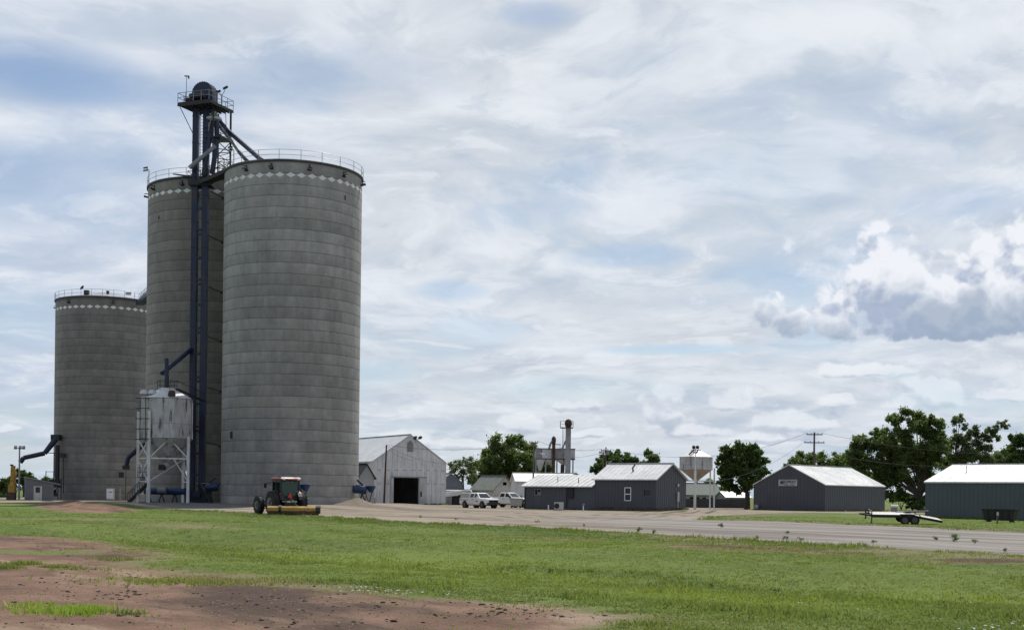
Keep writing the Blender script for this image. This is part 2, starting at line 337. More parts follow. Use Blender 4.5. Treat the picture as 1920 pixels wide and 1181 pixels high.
# ------------------------------------------------------------------ mesh builder
class MB:
    def __init__(s): s.v = []; s.f = []
    def add(s, vs, fs):
        o = len(s.v); s.v += [tuple(q) for q in vs]; s.f += [tuple(i+o for i in f) for f in fs]; return s
    def box(s, c, d, rz=0., tilt=None):
        x, y, z = (q/2 for q in d); M = Matrix.Rotation(rz, 3, 'Z')
        if tilt is not None: M = M @ tilt
        vs = [Vector(c)+M @ Vector((i*x, j*y, k*z)) for i in (-1, 1) for j in (-1, 1) for k in (-1, 1)]
        return s.add(vs, [(0, 1, 3, 2), (4, 6, 7, 5), (0, 4, 5, 1), (2, 3, 7, 6), (0, 2, 6, 4), (1, 5, 7, 3)])
    def b2(s, p, q): return s.box([(a+b)/2 for a, b in zip(p, q)], [abs(b-a) for a, b in zip(p, q)])
    def bar(s, p, q, w, h=None):
        p, q = Vector(p), Vector(q); h = h or w; d = (q-p).normalized()
        up = Vector((0, 0, 1)) if abs(d.z) < .95 else Vector((0, 1, 0))
        a = d.cross(up).normalized()*w/2; b = a.normalized().cross(d)*h/2
        return s.add([p-a-b, p+a-b, p+a+b, p-a+b, q-a-b, q+a-b, q+a+b, q-a+b],
                     [(0, 3, 2, 1), (4, 5, 6, 7), (0, 1, 5, 4), (1, 2, 6, 5), (2, 3, 7, 6), (3, 0, 4, 7)])
    def tube(s, p, q, r, r2=None, n=10, cap=True):
        p, q = Vector(p), Vector(q); r2 = r if r2 is None else r2; d = (q-p).normalized()
        up = Vector((0, 0, 1)) if abs(d.z) < .95 else Vector((0, 1, 0))
        a = d.cross(up).normalized(); b = a.cross(d)
        vs = []
        for c, rr in ((p, r), (q, r2)):
            vs += [c+(a*math.cos(t)+b*math.sin(t))*rr for t in (2*math.pi*i/n for i in range(n))]
        fs = [(i, (i+1) % n, n+(i+1) % n, n+i) for i in range(n)]
        if cap: fs += [tuple(range(n-1, -1, -1)), tuple(range(n, 2*n))]
        return s.add(vs, fs)
    def path(s, pts, r, n=8):
        for i in range(len(pts)-1):
            ra = r[i] if isinstance(r, (list, tuple)) else r; rb = r[i+1] if isinstance(r, (list, tuple)) else r
            s.tube(pts[i], pts[i+1], ra, rb, n)
        return s
    def lathe(s, prof, c=(0, 0, 0), n=32, ph=0., cap=False):
        vs = []; k = len(prof)
        for (r, z) in prof:
            vs += [(c[0]+r*math.cos(ph+2*math.pi*i/n), c[1]+r*math.sin(ph+2*math.pi*i/n), c[2]+z) for i in range(n)]
        fs = [(j*n+i, j*n+(i+1) % n, (j+1)*n+(i+1) % n, (j+1)*n+i) for j in range(k-1) for i in range(n)]
        if cap: fs += [tuple(range(n-1, -1, -1)), tuple(range((k-1)*n, k*n))]
        return s.add(vs, fs)
    def wheel(s, c, ax, r, w, n=20):               # a disc/tyre along axis ax with rounded shoulder
        c = Vector(c); ax = Vector(ax).normalized()
        for (w0, r0, w1, r1) in ((-.5, .86, -.36, 1.), (-.36, 1., .36, 1.), (.36, 1., .5, .86)):
            s.tube(c+ax*w*w0, c+ax*w*w1, r*r0, r*r1, n)
        return s
    def prism(s, poly, y0, y1, ins=0.):            # xz outline swept along y
        n = len(poly)
        vs = [(x, y0, z) for x, z in poly]+[(x, y1, z) for x, z in poly]
        return s.add(vs, [tuple(range(n)), tuple(range(2*n-1, n-1, -1))]+[(i, n+i, n+(i+1) % n, (i+1) % n) for i in range(n)])
    def build(s, name, mat, parent=None, world=False, smooth=False):
        me = bpy.data.meshes.new(name)
        vs = s.v
        if world and parent is not None:
            M = (Matrix.Translation(parent.location) @ Matrix.Rotation(parent.rotation_euler.z, 4, 'Z')).inverted()
            vs = [tuple(M @ Vector(q)) for q in vs]
        me.from_pydata(vs, [], s.f); me.materials.append(MATS[mat] if isinstance(mat, str) else mat)
        import bmesh
        if len(vs) < 20000:
            bm = bmesh.new(); bm.from_mesh(me); bmesh.ops.recalc_face_normals(bm, faces=bm.faces); bm.to_mesh(me); bm.free()
        if smooth: me.polygons.foreach_set('use_smooth', [True]*len(me.polygons))
        o = bpy.data.objects.new(name, me); COL.objects.link(o)
        if parent is not None: o.parent = parent
        return o
def npmesh(name, verts, faces, mat, parent=None):
    me = bpy.data.meshes.new(name); k = faces.shape[1]
    me.vertices.add(len(verts)); me.vertices.foreach_set('co', verts.astype(np.float32).ravel())
    me.loops.add(faces.size); me.loops.foreach_set('vertex_index', faces.astype(np.int32).ravel())
    me.polygons.add(len(faces)); me.polygons.foreach_set('loop_start', np.arange(0, faces.size, k, dtype=np.int32))
    try: me.polygons.foreach_set('loop_total', np.full(len(faces), k, dtype=np.int32))
    except Exception: pass
    me.update(); me.materials.append(MATS[mat] if isinstance(mat, str) else mat)
    o = bpy.data.objects.new(name, me); COL.objects.link(o)
    if parent is not None: o.parent = parent
    return o
def tag(o, label=None, cat=None, group=None, kind=None):
    for k, q in (('label', label), ('category', cat), ('group', group), ('kind', kind)):
        if q: o[k] = q
    return o
def thing(name, label, cat, loc, rz=0., group=None):
    o = bpy.data.objects.new(name, None); COL.objects.link(o); o.location = loc; o.rotation_euler = (0, 0, rz)
    o.empty_display_size = .3
    return tag(o, label, cat, group)
def copy_thing(o, loc, rz=0., label=None, group=None):
    c = o.copy(); COL.objects.link(c); c.location = loc; c.rotation_euler = (0, 0, rz)
    if label: c['label'] = label
    if group: c['group'] = group
    for ch in o.children:
        d = ch.copy(); COL.objects.link(d); d.parent = c
        for g in ch.children:
            e = g.copy(); COL.objects.link(e); e.parent = d
    return c

# ------------------------------------------------------------------ terrain
def sstep(x, a, b):
    t = np.clip((x-a)/(b-a), 0, 1); return t*t*(3-2*t)
def lattice(x, y, s, seed=0):
    x = np.asarray(x, float)/s; y = np.asarray(y, float)/s
    xi = np.floor(x).astype(np.int64); yi = np.floor(y).astype(np.int64); fx = x-xi; fy = y-yi
    def h(a, b):
        n = (a*374761393+b*668265263+seed*1442695041) & 0xffffffff
        n = ((n ^ (n >> 13))*1274126177) & 0xffffffff
        return ((n ^ (n >> 16)) & 0xffff)/65535.
    fx = fx*fx*(3-2*fx); fy = fy*fy*(3-2*fy)
    return (h(xi, yi)*(1-fx)+h(xi+1, yi)*fx)*(1-fy)+(h(xi, yi+1)*(1-fx)+h(xi+1, yi+1)*fx)*fy-.5
def gpoly(pts): return np.array([GP(*p) for p in pts])
def sdf(P, poly):
    """signed distance in metres, positive inside"""
    x, y = P; d = np.full(x.shape, 1e9); ins = np.zeros(x.shape, bool); n = len(poly)
    for i in range(n):
        a, b = poly[i], poly[(i+1) % n]; e = b-a; wx, wy = x-a[0], y-a[1]
        t = np.clip((wx*e[0]+wy*e[1])/(e @ e+1e-9), 0, 1)
        d = np.minimum(d, np.hypot(wx-e[0]*t, wy-e[1]*t))
        if e[1] != 0:
            c = ((a[1] <= y) != (b[1] <= y)); xx = a[0]+(y-a[1])/e[1]*e[0]; ins ^= c & (x < xx)
    return np.where(ins, d, -d)
lotA = gpoly([(-700, 938), (60, 943), (130, 944.5), (240, 949), (330, 955), (460, 960), (600, 967), (640, 971), (800, 981), (1000, 990), (1280, 1003), (1600, 1023), (1920, 1042), (2600, 1085)])
lotB = gpoly([(2600, 1018), (1920, 997), (1600, 984), (1420, 977), (1310, 974), (1330, 967), (1420, 963), (1600, 962), (1640, 959), (1690, 961)])
lot = np.vstack([lotA, lotB, [(70, 128), (60, 190), (30, 215), (-80, 230), (-160, 200)]])
strip = gpoly([(1750, 960), (1690, 966), (1640, 962), (1600, 964), (1420, 965), (1340, 968), (1310, 974), (1420, 977), (1600, 984), (1920, 997), (2600, 1018), (2600, 990)])
dirt = gpoly([(-500, 985), (0, 990), (60, 997), (120, 1008), (190, 1016), (240, 1028), (285, 1037), (235, 1046), (205, 1058), (300, 1070), (350, 1078), (420, 1077), (470, 1092),
              (560, 1100), (640, 1113), (780, 1122), (860, 1127), (960, 1135), (1060, 1146), (1170, 1160), (1130, 1172), (1080, 1181), (1100, 1260), (400, 1500), (-900, 1500)])
mound = gpoly([(60, 947), (150, 946), (235, 951), (262, 957), (215, 962), (120, 961), (85, 955)])
pad = gpoly([(238, 941), (620, 943), (560, 950), (470, 953), (330, 952.5), (262, 949)])  # paved apron, outlined after the cast shadow of the largest silo
swale = [GP(*p) for p in ((-100, 985), (300, 1000), (640, 1028), (960, 1050), (1280, 1072), (1920, 1096), (2700, 1125))]
def polyline_d(x, y, pts):
    d = np.full(np.shape(x), 1e9)
    for a, b in zip(pts[:-1], pts[1:]):
        a = np.array(a); e = np.array(b)-a
        t = np.clip(((x-a[0])*e[0]+(y-a[1])*e[1])/(e @ e), 0, 1)
        d = np.minimum(d, np.hypot(x-a[0]-e[0]*t, y-a[1]-e[1]*t))
    return d
def gz(x, y, fine=True):
    x = np.asarray(x, float); y = np.asarray(y, float)
    z = -.42*np.exp(-(polyline_d(x, y, swale)/3.2)**2)
    z = z+.34*sstep(y, 120, 138)*sstep(x, -62, -46)*(1-sstep(x, -16, -8))*(1-sstep(y, 172, 195))
    z = z+.30*np.exp(-((x-25)/9)**2-((y-146)/7)**2)
    ms = sdf((x, y), mound); z = z+.20*sstep(ms, -1.0, 3.)*(1+2.6*lattice(x, y, 2.6, 4))
    if fine:
        z = z+.10*lattice(x, y, 9, 1)*sstep(y, 8, 20)*(1-sstep(y, 110, 130))
        g = np.clip(-sdf((x, y), lot)/1.5, 0, 1)*(1-sstep(y, 90, 140))
        z = z+g*(.045*lattice(x, y, .9, 2)+.03*lattice(x, y, .37, 3))
    return z
def gh(x, y): return float(gz(np.array([x]), np.array([y]))[0])

def band(x, y, px, w, j=1.):
    return np.exp(-((polyline_d(x, y, [GP(*p) for p in px])+j*lattice(x, y, 2.3, 17))/w)**2)
def turf(x, y):
    """what grows where: lush yellow-green, worn dry turf, dark rough turf (0..1)"""
    n1, n2, n3 = lattice(x, y, 5., 21), lattice(x, y, 1.6, 22), lattice(x, y, .6, 23)
    n = n1+.6*n2+.35*n3
    lush = 1.0*band(x, y, ((300, 1008), (640, 1024), (760, 1030), (1000, 1046), (1300, 1062), (1500, 1078), (1920, 1096)), 1.3)
    lush = lush+.85*band(x, y, ((1180, 1112), (1400, 1118), (1620, 1128)), 1.1)+.5*band(x, y, ((420, 1052), (700, 1060)), 1.4)+.4*band(x, y, ((20, 962), (330, 968)), 2.)
    lush = np.clip(lush*(1+1.6*n)+.55*np.clip(n1*2.6, 0, 1), 0, 1)
    dl = -sdf((x, y), lot)
    dark = np.exp(-((dl-2.)/3.4)**2)*sstep(y, 34, 50)+.9*band(x, y, ((960, 1043), (1200, 1055), (1400, 1072), (1560, 1078)), .7)+.6*band(x, y, ((470, 1094), (600, 1092), (760, 1100)), .8)
    dark = dark+.55*band(x, y, ((1560, 1106), (1780, 1130), (1900, 1160)), 1.6)
    dark = np.clip(dark*(1+1.5*n), 0, 1)
    dry = 1.1*np.exp(-((dl-2.4)/2.0)**2)*sstep(x, 2.5, 8.)+.9*band(x, y, ((-80, 972), (180, 972), (420, 992)), 1.8)+.5*band(x, y, ((800, 1062), (1150, 1070), (1500, 1092)), .9)
    dry = dry+.7*np.clip(1-np.abs(sdf((x, y), dirt))/1.6, 0, 1)
    dry = np.clip(dry*(.8+2.2*n), 0, 1)
    return lush, dry, dark
RUTS = [((560, 960), (700, 957), (860, 963), (960, 971), (1080, 975), (1200, 968), (1300, 961)), ((900, 960), (950, 965), (1000, 971)), ((640, 966), (820, 970), (1000, 978), (1250, 982), (1400, 990)),
        ((1000, 962), (1080, 972), (1180, 974), (1330, 958)), ((1150, 966), (1260, 958), (1400, 954)), ((1100, 976), (1500, 996), (1920, 1030)), ((1120, 970), (1500, 986), (1920, 1012)), ((600, 957), (800, 960), (1050, 968), (1180, 963))]
def ruts(x, y):
    z = np.zeros(np.shape(x))
    for i, p in enumerate(RUTS):
        q = [GP(*k) for k in p]; d = polyline_d(x, y, q)+.5*lattice(x, y, 6., 60+i)
        for o_ in (.0, 1.7): z = np.maximum(z, np.exp(-((d-o_)/.38)**2)*np.clip(.55+1.5*lattice(x, y, 7., 70+i), 0, 1))
    return z
def ground_material():
    m, N, b = newmat('ground_soil')
    pos = N.new('ShaderNodeNewGeometry').outputs['Position']
    at = N.new('ShaderNodeAttribute'); at.attribute_name = 'zone'
    lotv, dirtv, padv = N.sep(at.outputs['Vector'])           # metres inside each zone, /4 + .5
    rot = N.new('ShaderNodeMapping', vector_type='POINT'); N.put(rot.inputs[0], pos); rot.inputs['Rotation'].default_value = (0, 0, R_(-128))
    rx, ry, _ = N.sep(rot.outputs[0])
    edge = N.m('ADD', N.m('MULTIPLY', N.m('SUBTRACT', N.noise(pos, .55, 8, .65), .5), .8), N.m('MULTIPLY', N.m('SUBTRACT', N.noise(pos, 5., 4, .6), .5), .25))
    fl = N.ss(N.m('ADD', lotv, N.m('MULTIPLY', edge, .95)), .45, .55)
    fd = N.ss(N.m('ADD', dirtv, N.m('MULTIPLY', edge, .95)), .42, .58)
    fp = N.ss(N.m('ADD', padv, N.m('MULTIPLY', edge, .25)), .46, .54)
    big, mid, fin = N.noise(pos, .07, 6, .6), N.noise(pos, .5, 7, .62), N.noise(pos, 9., 5, .7)
    # lawn
    strk = N.noise(N.xyz(N.m('MULTIPLY', rx, .05), N.m('MULTIPLY', ry, .32), 0.), 1., 6, .6)
    g = N.mix(N.ss(strk, .38, .62), (.082, .125, .026, 1), (.135, .178, .040, 1))
    g = N.mix(N.ss(mid, .50, .72, 0, .7), g, (.175, .180, .060, 1))
    g = N.mix(N.ss(big, .45, .62, 0, .6), g, (.095, .155, .024, 1))
    g = N.mix(N.ss(N.noise(pos, 1.7, 6, .65), .50, .72, 0, .6), g, (.055, .085, .030, 1))
    at2 = N.new('ShaderNodeAttribute'); at2.attribute_name = 'turf'; tl, td, tk = N.sep(at2.outputs['Vector'])
    g = N.mix(N.m('MULTIPLY', tl, .75), g, (.145, .195, .035, 1)); g = N.mix(N.m('MULTIPLY', tk, .8), g, (.050, .085, .025, 1)); g = N.mix(N.m('MULTIPLY', td, .8), g, (.205, .165, .100, 1))
    g = N.mix(N.ss(fin, .40, .75, 0, .4), g, (.19, .20, .07, 1))
    g = N.mix(N.ss(fin, .55, .35, 0, .5), g, (.045, .07, .02, 1))
    g = N.mix(N.ss(N.m('ADD', dirtv, N.m('MULTIPLY', edge, .9)), .22, .50, 0, .55), g, (.18, .145, .085, 1))
    # bare reddish soil
    s = N.mix(N.ss(mid, .3, .68), (.135, .080, .056, 1), (.235, .148, .104, 1))
    wet = N.noise(N.xyz(N.m('MULTIPLY', rx, .12), N.m('MULTIPLY', ry, .28), 4.), 1., 7, .62)
    s = N.mix(N.ss(wet, .48, .60, 0, .9), s, (.062, .042, .034, 1))
    s = N.mix(N.ss(wet, .44, .35, 0, .8), s, (.32, .24, .175, 1))
    s = N.mix(N.ss(fin, .5, .72, 0, .55), s, (.10, .065, .05, 1))
    s = N.mix(N.ss(N.noise(pos, 30, 3, .7), .55, .8, 0, .5), s, (.36, .28, .22, 1))
    s = N.mix(N.ss(N.noise(pos, 2.6, 7, .7), .60, .70, 0, .5), s, (.12, .13, .05, 1))
    # gravel with wheel tracks
    tr = N.noise(N.xyz(N.m('MULTIPLY', rx, .03), N.m('MULTIPLY', ry, .30), 2.), 1., 7, .66, .7)
    tr2 = N.noise(N.xyz(N.m('MULTIPLY', rx, .025), N.m('MULTIPLY', ry, 1.3), 9.), 1., 4, .6, .5)
    v = N.mix(N.ss(mid, .3, .7), (.225, .188, .145, 1), (.325, .275, .212, 1))
    v = N.mix(N.ss(tr, .50, .60, 0, .8), v, (.150, .125, .105, 1))
    v = N.mix(N.ss(tr, .62, .66, 0, .85), v, (.070, .058, .05, 1))
    v = N.mix(N.ss(tr, .43, .33, 0, .7), v, (.38, .34, .28, 1))
    v = N.mix(N.m('MULTIPLY', N.ss(tr2, .54, .64), N.ss(mid, .42, .58, .15, .9)), v, (.105, .085, .07, 1))
    at3 = N.new('ShaderNodeAttribute'); at3.attribute_name = 'rut'
    v = N.mix(N.ss(N.m('ADD', at3.outputs['Fac'], N.m('MULTIPLY', N.m('SUBTRACT', mid, .5), .7)), .25, .75, 0, .85), v, (.075, .060, .050, 1))
    v = N.mix(N.ss(N.noise(pos, .9, 7, .7), .56, .68, 0, .6), v, (.36, .31, .25, 1))
    v = N.mix(N.ss(N.noise(pos, 14, 4, .75), .5, .75, 0, .4), v, (.20, .18, .155, 1))
    px_, py_, _ = N.sep(pos)
    road = N.m('MULTIPLY', N.ss(px_, -2., 12.), N.ss(N.m('ADD', N.m('MULTIPLY', px_, .9), py_), 125., 105.))
    v = N.mix(N.m('MULTIPLY', road, .75), v, N.mix(N.ss(tr, .45, .6), (.27, .255, .24, 1), (.165, .145, .14, 1)))
    pv = N.mix(N.ss(mid, .3, .7), (.10, .098, .097, 1), (.145, .14, .135, 1))  # dark apron colour that also paints in the silo's shadow
    c = N.mix(fl, g, v); c = N.mix(fd, c, s); c = N.mix(fp, c, pv)
    N.put(b.inputs['Base Color'], c); b.inputs['Roughness'].default_value = .95; b.inputs['Specular IOR Level'].default_value = .15
    hh = N.m('ADD', N.m('MULTIPLY', fin, .5), N.m('ADD', N.m('MULTIPLY', N.noise(pos, 2.4, 8, .7), 1.2), N.m('MULTIPLY', N.ss(tr, .6, .7), -.6)))
    bump(N, b, hh, .75, .09)
    return m
ground_material()
def build_ground():
    az = np.concatenate([np.radians(np.linspace(-75, -24, 90)[:-1]), np.radians(np.linspace(-24, 24, 620)), np.radians(np.linspace(24, 75, 90)[1:])])
    r = np.concatenate([np.geomspace(3, 14, 30)[:-1], np.geomspace(14, 240, 560)[:-1], np.geomspace(240, 6000, 40)])
    A, Rr = np.meshgrid(az, r); Y = Rr*np.cos(A); X = Rr*np.sin(A)
    Z = gz(X, Y)*(1-sstep(Rr, 230, 300))
    sl, sd, sp = sdf((X, Y), lot), sdf((X, Y), dirt), sdf((X, Y), pad)
    sl = np.minimum(sl, -sdf((X, Y), strip))
    sd = np.maximum(sd, sdf((X, Y), mound)-.2)
    # a few islands of bare soil and of grass
    for (px, py, ra) in ((60, 1032, -1.2), (1010, 1008, .9), (1410, 1026, 1.6), (1340, 1022, 1.0), (1900, 1052, 1.4), (1560, 1035, .8)):
        gx, gy = GP(px, py); dd = abs(ra)-np.hypot((X-gx)*.55, Y-gy)
        sd = np.maximum(sd, dd) if ra > 0 else np.where(dd > -1, np.minimum(sd, -dd), sd)
    nr, na = X.shape
    verts = np.stack([X, Y, Z], -1).reshape(-1, 3)
    i = np.arange(nr-1)[:, None]*na+np.arange(na-1)[None]
    faces = np.stack([i, i+1, i+na+1, i+na], -1).reshape(-1, 4)
    zone = np.stack([sl, sd, sp], -1).reshape(-1, 3); TF = np.stack(turf(X, Y), -1).reshape(-1, 3); RT = ruts(X, Y).ravel()
    fc = zone[faces].mean(1)
    cls = np.where(fc[:, 2] > 0, 3, np.where(fc[:, 1] > 0, 2, np.where(fc[:, 0] > 0, 1, 0)))
    for k, (nm, lab, cat) in enumerate((('ground', 'green mown lawn and field sloping down from the gravel yard', 'lawn'), ('gravel_road', 'pale gravel yard and road with dark wheel tracks', 'gravel road'),
                                        ('dirt', 'bare reddish brown soil in the lower left corner', 'bare soil'), ('shadow_pad', 'dark paved apron with the silo shadow painted in, in front of the tall silos', 'paved apron'))):
        f = faces[cls == k]
        u, inv = np.unique(f, return_inverse=True)
        o = npmesh(nm, verts[u], inv.reshape(f.shape), 'ground_soil')
        at = o.data.attributes.new('zone', 'FLOAT_VECTOR', 'POINT')
        at.data.foreach_set('vector', np.clip(zone[u]/4+.5, 0, 1).astype(np.float32).ravel())
        at = o.data.attributes.new('rut', 'FLOAT', 'POINT'); at.data.foreach_set('value', RT[u].astype(np.float32))
        at = o.data.attributes.new('turf', 'FLOAT_VECTOR', 'POINT')
        at.data.foreach_set('vector', TF[u].astype(np.float32).ravel())
        o.data.polygons.foreach_set('use_smooth', [True]*len(f))
        tag(o, lab, cat, None, 'structure')
build_ground()

# blades of grass, clods, flowers
def blades(name, P, hgt, n, mat, spread=.05, wid=.012):
    """n blades at each point of P (k,3)"""
    k = len(P); c = np.repeat(P, n, 0); h = np.repeat(hgt, n)*rng.uniform(.5, 1.25, k*n)
    c = c+np.stack([rng.normal(0, spread, k*n), rng.normal(0, spread, k*n), np.zeros(k*n)], -1)
    a = rng.uniform(0, 2*np.pi, k*n); w = wid*rng.uniform(.6, 1.5, k*n)*(1+c[:, 1]/45)
    side = np.stack([np.cos(a), np.sin(a), 0*a], -1)*w[:, None]
    lean = np.stack([rng.normal(0, .35, k*n), rng.normal(0, .35, k*n), np.ones(k*n)], -1)*h[:, None]
    c[:, 2] -= .01
    V = np.stack([c-side, c+side, c+lean+side*.15, ], 1).reshape(-1, 3)
    o = npmesh(name, V, np.arange(len(V)).reshape(-1, 3), mat)
    T_ = np.repeat(np.stack(turf(c[:, 0], c[:, 1]), -1), 3, 0)
    o.data.attributes.new('turf', 'FLOAT_VECTOR', 'POINT').data.foreach_set('vector', T_.astype(np.float32).ravel())
    return o
def scatter(n, y0, y1, a=24, p=1.):
    r = y0*(y1/y0)**(rng.random(n)**p); t = np.radians(rng.uniform(-a, a, n))
    return r*np.sin(t), r*np.cos(t)
x, y = scatter(120000, 13.5, 118)
s_l = np.minimum(sdf((x, y), lot), -sdf((x, y), strip)); s_d = np.maximum(sdf((x, y), dirt), sdf((x, y), mound))
nz = lattice(x, y, 3, 8)+lattice(x, y, .8, 9)*.8
keep = (s_l < lattice(x, y, 1.5, 5)*2.2) & (s_d < nz*2.4) & (nz+.25*rng.random(len(x)) > -.42)
lu_, dr_, dk_ = turf(x, y); keep &= rng.random(len(x)) > dr_*.75
x, y, s_l, nz, dk_ = x[keep], y[keep], s_l[keep], nz[keep], dk_[keep]
hg = .032+.07*(lattice(x, y, 1.3, 33) > .30)*rng.random(len(x))+.06*dk_*rng.random(len(x))+.03*np.clip(nz, 0, 1)+.075*np.exp(-(np.clip(-s_l, 0, 99)/2.6)**2)*np.clip(.4+nz*2, 0, 1.4)+.03*np.exp(-(polyline_d(x, y, swale)/2.)**2)
tag(blades('grass', np.stack([x, y, gz(x, y)], -1), hg, 4, 'blade', .07, .011), 'short green grass growing over the lawn in front of the road', 'grass', None, 'stuff')
# lime clump of taller grass in the soil, bottom left
pts = []
for (px, py, rx_, ry_, n) in ((60, 1140, .28, .25, 230), (100, 1150, .35, .3, 260), (150, 1152, .32, .28, 900), (185, 1151, .18, .2, 260), (130, 1150, .5, .3, 350)):
    gx, gy = GP(px, py); pts.append(np.stack([gx+rng.normal(0, rx_*.6, n), gy+rng.normal(0, ry_, n)], -1))
pts = np.vstack(pts); P = np.column_stack([pts, gz(pts[:, 0], pts[:, 1])]); P = P[(lattice(P[:, 0], P[:, 1], .16, 40)+.5*lattice(P[:, 0], P[:, 1], .06, 41)) > -.12]
tag(blades('grass', P, .05+.07*rng.random(len(P)), 2, 'blade_lime', .02, .006), 'bright lime green clump of grass on the bare soil at lower left', 'grass', None, 'stuff')
pts = []
for (px, py, rr, n) in ((43, 1058, .22, 160), (110, 1063, .2, 110), (222, 1047, .3, 160), (2, 1066, .25, 160), (240, 1155, .2, 50), (150, 1069, .35, 50), (390, 1092, 1.0, 350), (310, 1090, .6, 120)):
    gx, gy = GP(px, py); pts.append(np.stack([gx+rng.normal(0, rr, n), gy+rng.normal(0, rr*.6, n)], -1))
pts = np.vstack(pts); P = np.column_stack([pts, gz(pts[:, 0], pts[:, 1])])
tag(blades('grass', P, np.full(len(P), .09), 3, 'blade', .03, .009), 'small scattered green tufts on the bare reddish soil', 'grass', None, 'stuff')
x, y = scatter(60000, 13.5, 70); sd_ = sdf((x, y), dirt)
kp = (sd_ > -1) & (rng.random(len(x)) < np.exp(-np.clip(sd_, 0, 99)/1.1)*np.clip(.25+2.2*(lattice(x, y, 1.1, 50)+.7*lattice(x, y, .4, 51)), 0, 1)*.8+.012)
x, y = x[kp], y[kp]
tag(blades('grass', np.stack([x, y, gz(x, y)], -1), .02+.04*rng.random(len(x)), 3, 'blade', .035, .008), 'thin grass sprouts creeping over the edge of the bare soil', 'grass', None, 'stuff')
def lumps(name, P, r, mat, squash=.5):
    ico = MB(); t = (1+5**.5)/2
    vs = np.array([(-1, t, 0), (1, t, 0), (-1, -t, 0), (1, -t, 0), (0, -1, t), (0, 1, t), (0, -1, -t), (0, 1, -t), (t, 0, -1), (t, 0, 1), (-t, 0, -1), (-t, 0, 1)], float)/1.9
    fs = np.array([(0, 11, 5), (0, 5, 1), (0, 1, 7), (0, 7, 10), (0, 10, 11), (1, 5, 9), (5, 11, 4), (11, 10, 2), (10, 7, 6), (7, 1, 8), (3, 9, 4), (3, 4, 2), (3, 2, 6), (3, 6, 8), (3, 8, 9), (4, 9, 5), (2, 4, 11), (6, 2, 10), (8, 6, 7), (9, 8, 1)])
    k = len(P); jit = rng.uniform(.65, 1.3, (k, 12, 1))
    sc_ = np.stack([r*rng.uniform(.8, 1.6, k), r*rng.uniform(.7, 1.2, k), r*squash*rng.uniform(.7, 1.3, k)], -1)
    V = (vs[None]*jit*sc_[:, None]+P[:, None]).reshape(-1, 3)
    Fa = (fs[None]+12*np.arange(k)[:, None, None]).reshape(-1, 3)
    return npmesh(name, V, Fa, mat)
paint('clod', (.055, .036, .028), .95, 0, .4, 6); paint('clod_light', (.30, .23, .18), .95, 0, .3, 6)
cl = []
for (px, py, sx, sy, n) in ((460, 1118, 100, 9, 70), (520, 1130, 90, 12, 60), (900, 1152, 120, 12, 110), (970, 1155, 40, 4, 60), (140, 1110, 90, 12, 130), (60, 1125, 50, 8, 40), (240, 1115, 30, 7, 45), (90, 1165, 90, 12, 40),
                            (110, 1022, 60, 10, 90), (420, 1085, 80, 4, 50), (640, 1160, 200, 14, 90), (800, 1140, 200, 12, 110), (1170, 1157, 60, 4, 30), (550, 1170, 60, 6, 40), (200, 1080, 150, 10, 90)):
    for _ in range(int(n*.62)):
        cl.append(GP(px+random.gauss(0, sx), py+random.gauss(0, sy)))
cl = np.array(cl); kp = sdf((cl[:, 0], cl[:, 1]), dirt) > -.6; cl = cl[kp]
tag(lumps('dirt_clods', np.column_stack([cl, gz(cl[:, 0], cl[:, 1])+.004]), .008+.034*rng.random(len(cl))**3.5, 'clod'), 'dark clods strewn over the bare soil', 'clods', None, 'stuff')
x, y = scatter(9000, 13.5, 40); kp = sdf((x, y), dirt) > 0; x, y = x[kp], y[kp]
tag(lumps('pebbles', np.column_stack([x, y, gz(x, y)]), .006+.012*rng.random(len(x))**2, 'clod_light', .7), 'tiny pale pebbles and crumbs on the bare soil', 'pebbles', None, 'stuff')
fl = []
for (px, py, sx, sy, n) in ((680, 1112, 30, 6, 26), (740, 1117, 25, 4, 14), (820, 1118, 20, 3, 6), (1880, 1177, 40, 6, 22), (1620, 1145, 20, 3, 3), (1820, 1126, 4, 2, 2), (1505, 1132, 6, 2, 2), (1070, 1110, 5, 2, 2), (850, 1068, 3, 2, 1), (970, 1014, 2, 1, 1), (1750, 1163, 6, 2, 3), (540, 1104, 10, 4, 3)):
    for _ in range(n): fl.append(GP(px+random.gauss(0, sx), py+random.gauss(0, sy)))
fl = np.array(fl)
paint('petal', (.7, .7, .6), .8, 0, .1, 5)
tag(lumps('flowers', np.column_stack([fl, gz(fl[:, 0], fl[:, 1])+.06]), .012+.010*rng.random(len(fl)), 'petal', .5), 'tiny white clover flowers in the lawn beside the soil', 'flowers', None, 'stuff')

